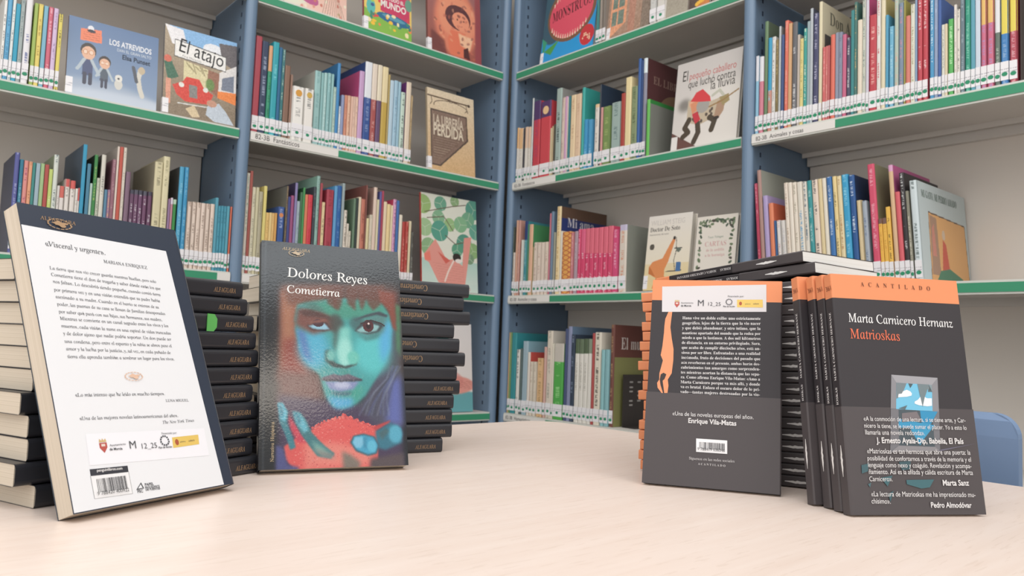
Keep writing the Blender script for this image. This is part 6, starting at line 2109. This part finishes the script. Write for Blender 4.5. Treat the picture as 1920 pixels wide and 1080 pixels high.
orange_label = ['foremost orange-topped book showing its front cover with a broken mirror', 'orange-topped book directly behind the one showing its front cover',
                'third of the upright orange-topped books, counting from the front', 'rearmost upright orange-topped book, beside the dark stack']
shift = [(0.0, 0.0), (0.0, 0.0135), (0.001, 0.0272), (0.008, 0.0412)]
for i, (left, back) in enumerate(shift):
    o = empty('paperback', pose('M', tM) @ Matrix.Translation((-left, back, 0.0)))
    o.location.z -= math.sin(POSE['M'][3]) * 0.0
    tag(o, orange_label[i], 'book', 'orange-topped paperbacks standing on the table')
    # keep every copy on the tabletop although the row leans back
    mw = o.matrix_world.copy()
    mw.translation = Vector(pose('M', tM).translation) + (pose('M', tM).to_3x3() @ Vector((-left, 0, 0))) + Matrix.Rotation(POSE['M'][2], 3, 'Z') @ Vector((0, back / math.cos(POSE['M'][3]), 0))
    o.matrix_world = mw
    orange_book(o)
    orange_spine(o, tM)
    if i == 0:
        decal('cover_illustration', o, [
            ([(0.0512,0.1200), (0.0978,0.1185), (0.0953,0.0883), (0.0473,0.0901)], '8c8c92'),
            ([(0.0512,0.1200), (0.0978,0.1185), (0.0911,0.1119), (0.0555,0.1131)], 'a2a2a8'),
            ([(0.0555,0.1131), (0.0911,0.1119), (0.0888,0.0882), (0.0525,0.0898)], '6cc4e8'),
            ([(0.0555,0.1131), (0.0656,0.1127), (0.0594,0.1016), (0.0538,0.0987)], '78868c'),
            ([(0.0672,0.1127), (0.0720,0.1124), (0.0688,0.1085)], '4a6068'),
            ([(0.0763,0.1125), (0.0881,0.1121), (0.0862,0.1056), (0.0886,0.1119), (0.0911,0.1119), (0.0905,0.1057)], '84969c'),
            ([(0.0555,0.1001), (0.0564,0.1030), (0.0597,0.1035), (0.0610,0.1055), (0.0649,0.1070), (0.0685,0.1056), (0.0698,0.1038), (0.0691,0.1019), (0.0647,0.1008)], 'eef4f8'),
            ([(0.0714,0.0949), (0.0717,0.0968), (0.0750,0.0983), (0.0775,0.1007), (0.0819,0.1013), (0.0844,0.0999), (0.0893,0.1000), (0.0887,0.0934), (0.0840,0.0928), (0.0755,0.0936)], 'eef4f8'),
            ([(0.0763,0.1125), (0.0881,0.1121), (0.0823,0.1008), (0.0791,0.0922)], '74868c'),
            ([(0.0549,0.0903), (0.0638,0.0933), (0.0612,0.0895)], '5c7078')])
        decal('band_illustration', o, [
            ([(0.0472,0.0899), (0.0953,0.0883), (0.0918,0.0539), (0.0424,0.0524)], '77777d'),
            ([(0.0548,0.0894), (0.0883,0.0887), (0.0870,0.0575), (0.0517,0.0584)], '4c5a62'),
            ([(0.0760,0.0889), (0.0937,0.0883), (0.0839,0.0750), (0.0764,0.0749)], '2094c4'),
            ([(0.0539,0.0814), (0.0894,0.0761), (0.0870,0.0741), (0.0530,0.0736)], '2c9ac8'),
            ([(0.0636,0.0747), (0.0870,0.0741), (0.0773,0.0647), (0.0723,0.0587), (0.0670,0.0678)], '2c9cc8'),
            ([(0.0576,0.0862), (0.0727,0.0879), (0.0760,0.0805), (0.0567,0.0783)], '7c7478'),
            ([(0.0424,0.0524), (0.0511,0.0580), (0.0870,0.0575), (0.0918,0.0539)], '8c8a8e'),
            ([(0.0920,0.0552), (0.1284,0.0608), (0.0924,0.0539), (0.0892,0.0538)], '6c687a'),
            ([(0.0132,0.0413), (0.0205,0.0427), (0.0187,0.0360), (0.0129,0.0342)], '41666e'),
            ([(0.0495,0.0443), (0.0612,0.0453), (0.0603,0.0381), (0.0518,0.0371)], '3c5c64'),
            ([(0.0550,0.0291), (0.0823,0.0296), (0.0772,0.0229), (0.0687,0.0219), (0.0551,0.0255)], '3e6e76'),
            ([(0.0304,0.0307), (0.0420,0.0326), (0.0363,0.0236)], '3e6a72'), ([(0.0176,0.0254), (0.0208,0.0267), (0.0194,0.0227)], '4c727a'),
            ([(0.0361,0.0174), (0.0416,0.0201), (0.0374,0.0104)], '3c626a')], y=-0.0005)
        write('title_lettering', o, [('Marta Carnicero Hernanz', 'serif', (0.0138,0.1662), (0.1199,0.1653), 1.15)], mat('ink', 'f0f0f0', 0.5))
        write('title_lettering', o, [('Matrioskas', 'serif', (0.0142,0.1513), (0.0635,0.1509), 1.15)], mat('ink', 'ee7048', 0.5))
        write('publisher_lettering', o, [('A   C   A   N   T   I   L   A   D   O', 'bserif', (0.0294,0.1997), (0.1007,0.1991), 1.15)], mat('ink', '7a4630', 0.5))
        write('band_lettering', o, [
            ('«A la conmoción de una lectura, si se tiene arte, y Car-', 'sans', (0.0190,0.0789), (0.1203,0.0792), 1.25),
            ('nicero la tiene, se le puede sumar el placer. Yo a esto lo', 'sans', (0.0190,0.0730), (0.1205,0.0727), 1.25),
            ('llamaría una novela redonda».', 'sans', (0.0194,0.0671), (0.0776,0.0673), 1.25),
            ('«Matrioskas es tan hermosa que abre una puerta: la', 'sans', (0.0194,0.0512), (0.1213,0.0510), 1.25),
            ('posibilidad de confortarnos a través de la memoria y el', 'sans', (0.0192,0.0453), (0.1211,0.0450), 1.25),
            ('lenguaje como nexo y coágulo. Revelación y acompa-', 'sans', (0.0191,0.0396), (0.1207,0.0394), 1.25),
            ('ñamiento. Así es la afilada y cálida escritura de Marta', 'sans', (0.0194,0.0339), (0.1214,0.0337), 1.25),
            ('Carnicero».', 'sans', (0.0192,0.0279), (0.0413,0.0279), 1.25),
            ('«La lectura de Matrioskas me ha impresionado mu-', 'sans', (0.0196,0.0154), (0.1212,0.0148), 1.25),
            ('chísimo».', 'sans', (0.0193,0.0095), (0.0374,0.0093), 1.25),
            ('J. Ernesto Ayala-Dip, Babelia, El País', 'bold', (0.0294,0.0601), (0.1157,0.0605), 1.15),
            ('Marta Sanz', 'bold', (0.0902,0.0246), (0.1162,0.0246), 1.15), ('Pedro Almodóvar', 'bold', (0.0761,0.0061), (0.1162,0.0059), 1.15)], white_ink, y=-0.0013)

# --- orange-topped copy showing its back cover
k_ = empty('paperback', pose('K', tM))
tag(k_, 'orange-topped book showing its dark back cover with a white sponsor sticker', 'book')
orange_book(k_, right=True)
decal('sponsor_sticker', k_, [([(0.0100,0.2026), (0.1145,0.2062), (0.1149,0.1777), (0.0110,0.1751)], 'dedadc')])
sponsor_row(k_, dict(crest=(0.0261,0.1837), s=0.0048, sun=(0.0784,0.1872), yellow=[(0.0862,0.1898), (0.1112,0.1904), (0.1115,0.1821), (0.0864,0.1818)], text=[
    ('Financiado por:', 'sans', (0.0772,0.1923), (0.0928,0.1926)), ('Ayuntamiento', 'sans', (0.0301,0.1845), (0.0427,0.1847)), ('de Murcia', 'bold', (0.0302,0.1813), (0.0407,0.1815)),
    ('M', 'sans', (0.0474,0.1823), (0.0533,0.1824)), ('12_25', 'light', (0.0578,0.1828), (0.0701,0.1828)), ('Plan de Acción', 'bold', (0.0727,0.1817), (0.0843,0.1819)),
    ('gobierno', 'sans', (0.0942,0.1850), (0.0994,0.1851)), ('cultura', 'sans', (0.1020,0.1852), (0.1076,0.1853))]))
FIG = [(0.0177,0.1753), (0.0216,0.1754), (0.0207,0.1645), (0.0204,0.1588), (0.0223,0.1470), (0.0246,0.1358), (0.0248,0.1242), (0.0238,0.1109), (0.0201,0.1041), (0.0211,0.0981), (0.0204,0.0905),
       (0.0145,0.0901), (0.0102,0.0954), (0.0095,0.1003), (0.0115,0.1037), (0.0114,0.1103), (0.0143,0.1237), (0.0118,0.1292), (0.0131,0.1382), (0.0141,0.1529), (0.0142,0.1603), (0.0148,0.1677)]
decal('printed_figure', k_, [(FIG, 'f29a66'), ([(0.0120,0.1037), (0.0128,0.1092), (0.0155,0.1110), (0.0185,0.1095), (0.0168,0.1045), (0.0150,0.1027), (0.0172,0.0903), (0.0159,0.0902), (0.0131,0.0982)], '3c3434')])
KL = ['Hana vive un doble exilio: uno estrictamente', 'geográfico, lejos de la tierra que la vio nacer', 'y que debió abandonar, y otro íntimo, que la',
      'mantiene apartada del mundo que la rodea por', 'miedo a que la lastimen. A dos mil kilómetros', 'de distancia, en un entorno privilegiado, Sara,',
      'que acaba de cumplir dieciocho años, está an-', 'siosa por ser libre. Enfrentadas a una realidad', 'incómoda, fruto de decisiones del pasado que',
      'aún reverberan en el presente, ambas harán des-', 'cubrimientos tan amargos como sorprenden-', 'tes mientras acortan la distancia que las sepa-',
      'ra. Como afirma Enrique Vila-Matas: «Amo a', 'Marta Carnicero porque va más allá, y donde', 'va es brutal. Enlaza el oscuro dolor de lo pri-', 'vado—tantas mujeres destrozadas por la vio-']
KP = [((0.0323,0.1677), (0.1094,0.1691)), ((0.0323,0.1623), (0.1095,0.1640)), ((0.0324,0.1571), (0.1095,0.1588)), ((0.0326,0.1519), (0.1096,0.1537)), ((0.0326,0.1469), (0.1096,0.1486)),
      ((0.0327,0.1417), (0.1096,0.1435)), ((0.0328,0.1366), (0.1096,0.1383)), ((0.0329,0.1314), (0.1096,0.1333)), ((0.0329,0.1262), (0.1097,0.1280)), ((0.0330,0.1211), (0.1097,0.1228)),
      ((0.0329,0.1160), (0.1097,0.1177)), ((0.0330,0.1110), (0.1097,0.1126)), ((0.0331,0.1061), (0.1097,0.1076)), ((0.0331,0.1010), (0.1098,0.1025)), ((0.0332,0.0962), (0.1098,0.0974)), ((0.0332,0.0912), (0.1098,0.0923))]
write('body_lettering', k_, [(t_, 'bserif', p[0], p[1], 1.1) for t_, p in zip(KL, KP)], white_ink)
write('band_lettering', k_, [('«Una de las novelas europeas del año».', 'sans', (0.0264,0.0682), (0.1042,0.0693), 1.2), ('Enrique Vila-Matas', 'bold', (0.0422,0.0618), (0.0883,0.0620), 1.1)], white_ink, y=-0.0008)
write('band_small_lettering', k_, [('Síguenos en las redes sociales', 'serif', (0.0443,0.0261), (0.0872,0.0265)), ('A C A N T I L A D O', 'bserif', (0.0530,0.0216), (0.0789,0.0217))], mat('ink', 'd0cccc', 0.5), y=-0.0008)
barcode(k_, [(0.0505,0.0469), (0.0799,0.0470), (0.0802,0.0342), (0.0509,0.0340)], (0.1, 0.93, 0.24, 0.74), y=-0.0006, digits='9 788419 036346')


# ------------------------------------------------------------------ stacks
def frame3(origin, ex, ey, ez):
    m = Matrix((ex, ey, ez)).transposed().to_4x4()
    m.translation = origin
    return m


def lying(origin, ang, inward_left, flip=False):
    pass


Z = Vector((0, 0, 1))
NUM = ['lowest', 'second from the bottom', 'third from the bottom', 'fourth from the bottom', 'fifth from the bottom', 'sixth from the bottom',
       'seventh from the bottom', 'eighth from the bottom', 'ninth from the bottom', 'tenth from the bottom', 'eleventh from the bottom', 'twelfth from the bottom',
       'thirteenth from the bottom', 'fourteenth from the bottom', 'fifteenth from the bottom', 'sixteenth from the bottom', 'seventeenth from the bottom', 'eighteenth from the bottom']


def black_stack_book(origin, dR, n, h, t, mode, label, group):
    """mode 'n': spine reads upright with the publisher's name at the right; 'f': turned end for end; 'b': blank end shown"""
    if mode == 'n':
        mw = frame3(origin, n, Z, dR)
    else:
        # turned: local z runs to the left, local y down
        mw = frame3(origin + dR * h + Z * t, n, -Z, -dR)
    o = empty('paperback', mw)
    tag(o, label, 'book', group)
    paperback(o, 0.150, h, t, [black_m], lambda q, z: 0, [0.0, h], pagehex='ded2bf', r=0.0042)
    bs = lambda a, bb, e=0.0: (-0.0003, bb, a)
    lo = t * 0.30
    if mode == 'n':
        write('spine_lettering', o, [('ALFAGUARA', 'serif', (h - 0.036, lo), (h - 0.009, lo), 1.5), ], gold_ink, basis=bs)
        write('author_lettering', o, [('REYES', 'serif', (h - 0.118, lo), (h - 0.098, lo), 1.3)], gold_ink, basis=bs)
    elif mode == 'f':
        write('spine_lettering', o, [('Cometierra', 'serif', (0.058, lo), (0.094, lo), 1.3)], gold_ink, basis=bs)
    return o


# left stack, behind the white back cover
tS = 0.0170
ang = R(20.3)
dR = Vector((math.cos(ang), math.sin(ang), 0))
nn = Vector((-math.sin(ang), math.cos(ang), 0))
P1 = Vector((-1.5484, -1.3397, T))
jit = [0.000, -0.014, -0.004, -0.003, -0.008, 0.002, 0.003, 0.002, 0.001, -0.002, -0.006]
for k in range(11):
    org = P1 + dR * jit[k] + nn * (0.0035 * k + (0.004 if k > 8 else 0.0)) + Z * (tS * k)
    lab = 'black paperback, %s in the left stack behind the white back cover' % (NUM[k] if k < 10 else 'topmost')
    if k == 8:
        lab = 'black paperback with a green tab on its spine, in the left stack'
    o = black_stack_book(org, dR, nn, 0.222, tS - 0.0002, 'n', lab, 'black paperbacks in the left stack')
    if k == 8:
        mb = MB()
        pl = [(0.164, 0.0), (0.172, 0.0), (0.1755, 0.004), (0.1755, 0.012), (0.172, 0.0165), (0.164, 0.0168)]
        v = [(-0.0012, b_, a_) for a_, b_ in pl] + [(-0.0004, b_, a_) for a_, b_ in pl]
        m_ = len(pl)
        mb.add(v, [tuple(range(m_)), tuple(range(m_, 2 * m_))[::-1]] + [(i, m_ + i, m_ + (i + 1) % m_, (i + 1) % m_) for i in range(m_)])
        mb.build('green_tab', mat('sticker', '5cbc58', 0.5), o)

# middle stack, behind the painted face
tS2 = 0.0173
ang = R(-10.0)
dR = Vector((math.cos(ang), math.sin(ang), 0))
nn = Vector((-math.sin(ang), math.cos(ang), 0))
PR = Vector((-1.1016, -1.2286, T))
jit = [0.0, 0.0125, 0.0125, 0.0145, 0.0225, 0.0185, 0.0295, 0.0215, 0.0140, 0.0360, 0.0270, 0.0345]
modes = 'nnnnnbffbfff'
for k in range(12):
    org = PR - dR * 0.240 + dR * jit[k] + nn * (0.0012 * k) + Z * (tS2 * k)
    lab = 'black paperback, %s in the stack behind the blue-lit face' % (NUM[k] if k < 11 else 'topmost')
    black_stack_book(org, dR, nn, 0.240, tS2 - 0.0002, modes[k], lab, 'black paperbacks in the middle stack')

# right stack of orange-topped copies; their flaps make the fore parts sag
ang = R(113.0)
dl = Vector((math.cos(ang), math.sin(ang), 0))
inn = Vector((math.sin(ang), -math.cos(ang), 0))
PS = Vector((-0.9186, -1.5939, T))
tR, tL = 0.0119, 0.0109
z0, slope = 0.0, 0.0
jr = random.Random(3)
for k in range(20):
    top2 = k >= 18
    j = jr.uniform(-0.004, 0.004)
    a_ = math.atan((tR - tL) / HM * k)
    if top2:
        aa = R(84 if k == 19 else 88)
        d2 = Vector((math.cos(aa), math.sin(aa), 0))
        i2 = Vector((math.sin(aa), -math.cos(aa), 0))
        org = Vector((-0.9201, -1.5940, 0)) if k == 19 else Vector((-0.9170, -1.6060, 0))
    else:
        d2, i2 = dl, inn
        org = PS - dl * 0.041 + dl * j
        org.z = 0
    zt = T + tR * (k + 1) + (0.0040 if top2 else 0.0)
    # local z towards the head (left), tilted down by the accumulated sag; local y down
    zv = (d2 * math.cos(a_) - Z * math.sin(a_)).normalized()
    yv = -(Z * math.cos(a_) + d2 * math.sin(a_)).normalized()
    org = Vector((org.x, org.y, zt))
    o = empty('paperback', frame3(org, i2, yv, zv))
    if k == 19:
        lab = 'topmost dark paperback, turned askew on the right stack'
    elif k == 18:
        lab = 'second dark paperback from the top, turned askew on the right stack'
    else:
        lab = 'dark orange-topped paperback, %s in the right stack' % NUM[k]
    tag(o, lab, 'book', 'orange-topped paperbacks in the right stack')
    tz = lambda z: 1.0 - (1 - tL / tR) * z / HM
    orange_book(o, t=tR - 0.0008, tz=tz, band=True)
    b2 = lambda q, bb, e=0.0: (-0.0007 - e, bb, q)
    decal('spine_figure', o, [(swimmer(0.027, 0.031, tR * 0.5), 'f0eeec')], basis=b2)
    if k >= 17:
        write('spine_lettering', o, [('MARTA CARNICERO HERNANZ', 'bserif', (0.1135, tR * 0.28), (0.1745, tR * 0.28), 1.0)], white_ink, basis=b2)
        write('title_lettering', o, [('IOSKAS', 'bserif', (0.0925, tR * 0.28), (0.1075, tR * 0.28), 1.0)], white_ink, basis=b2)
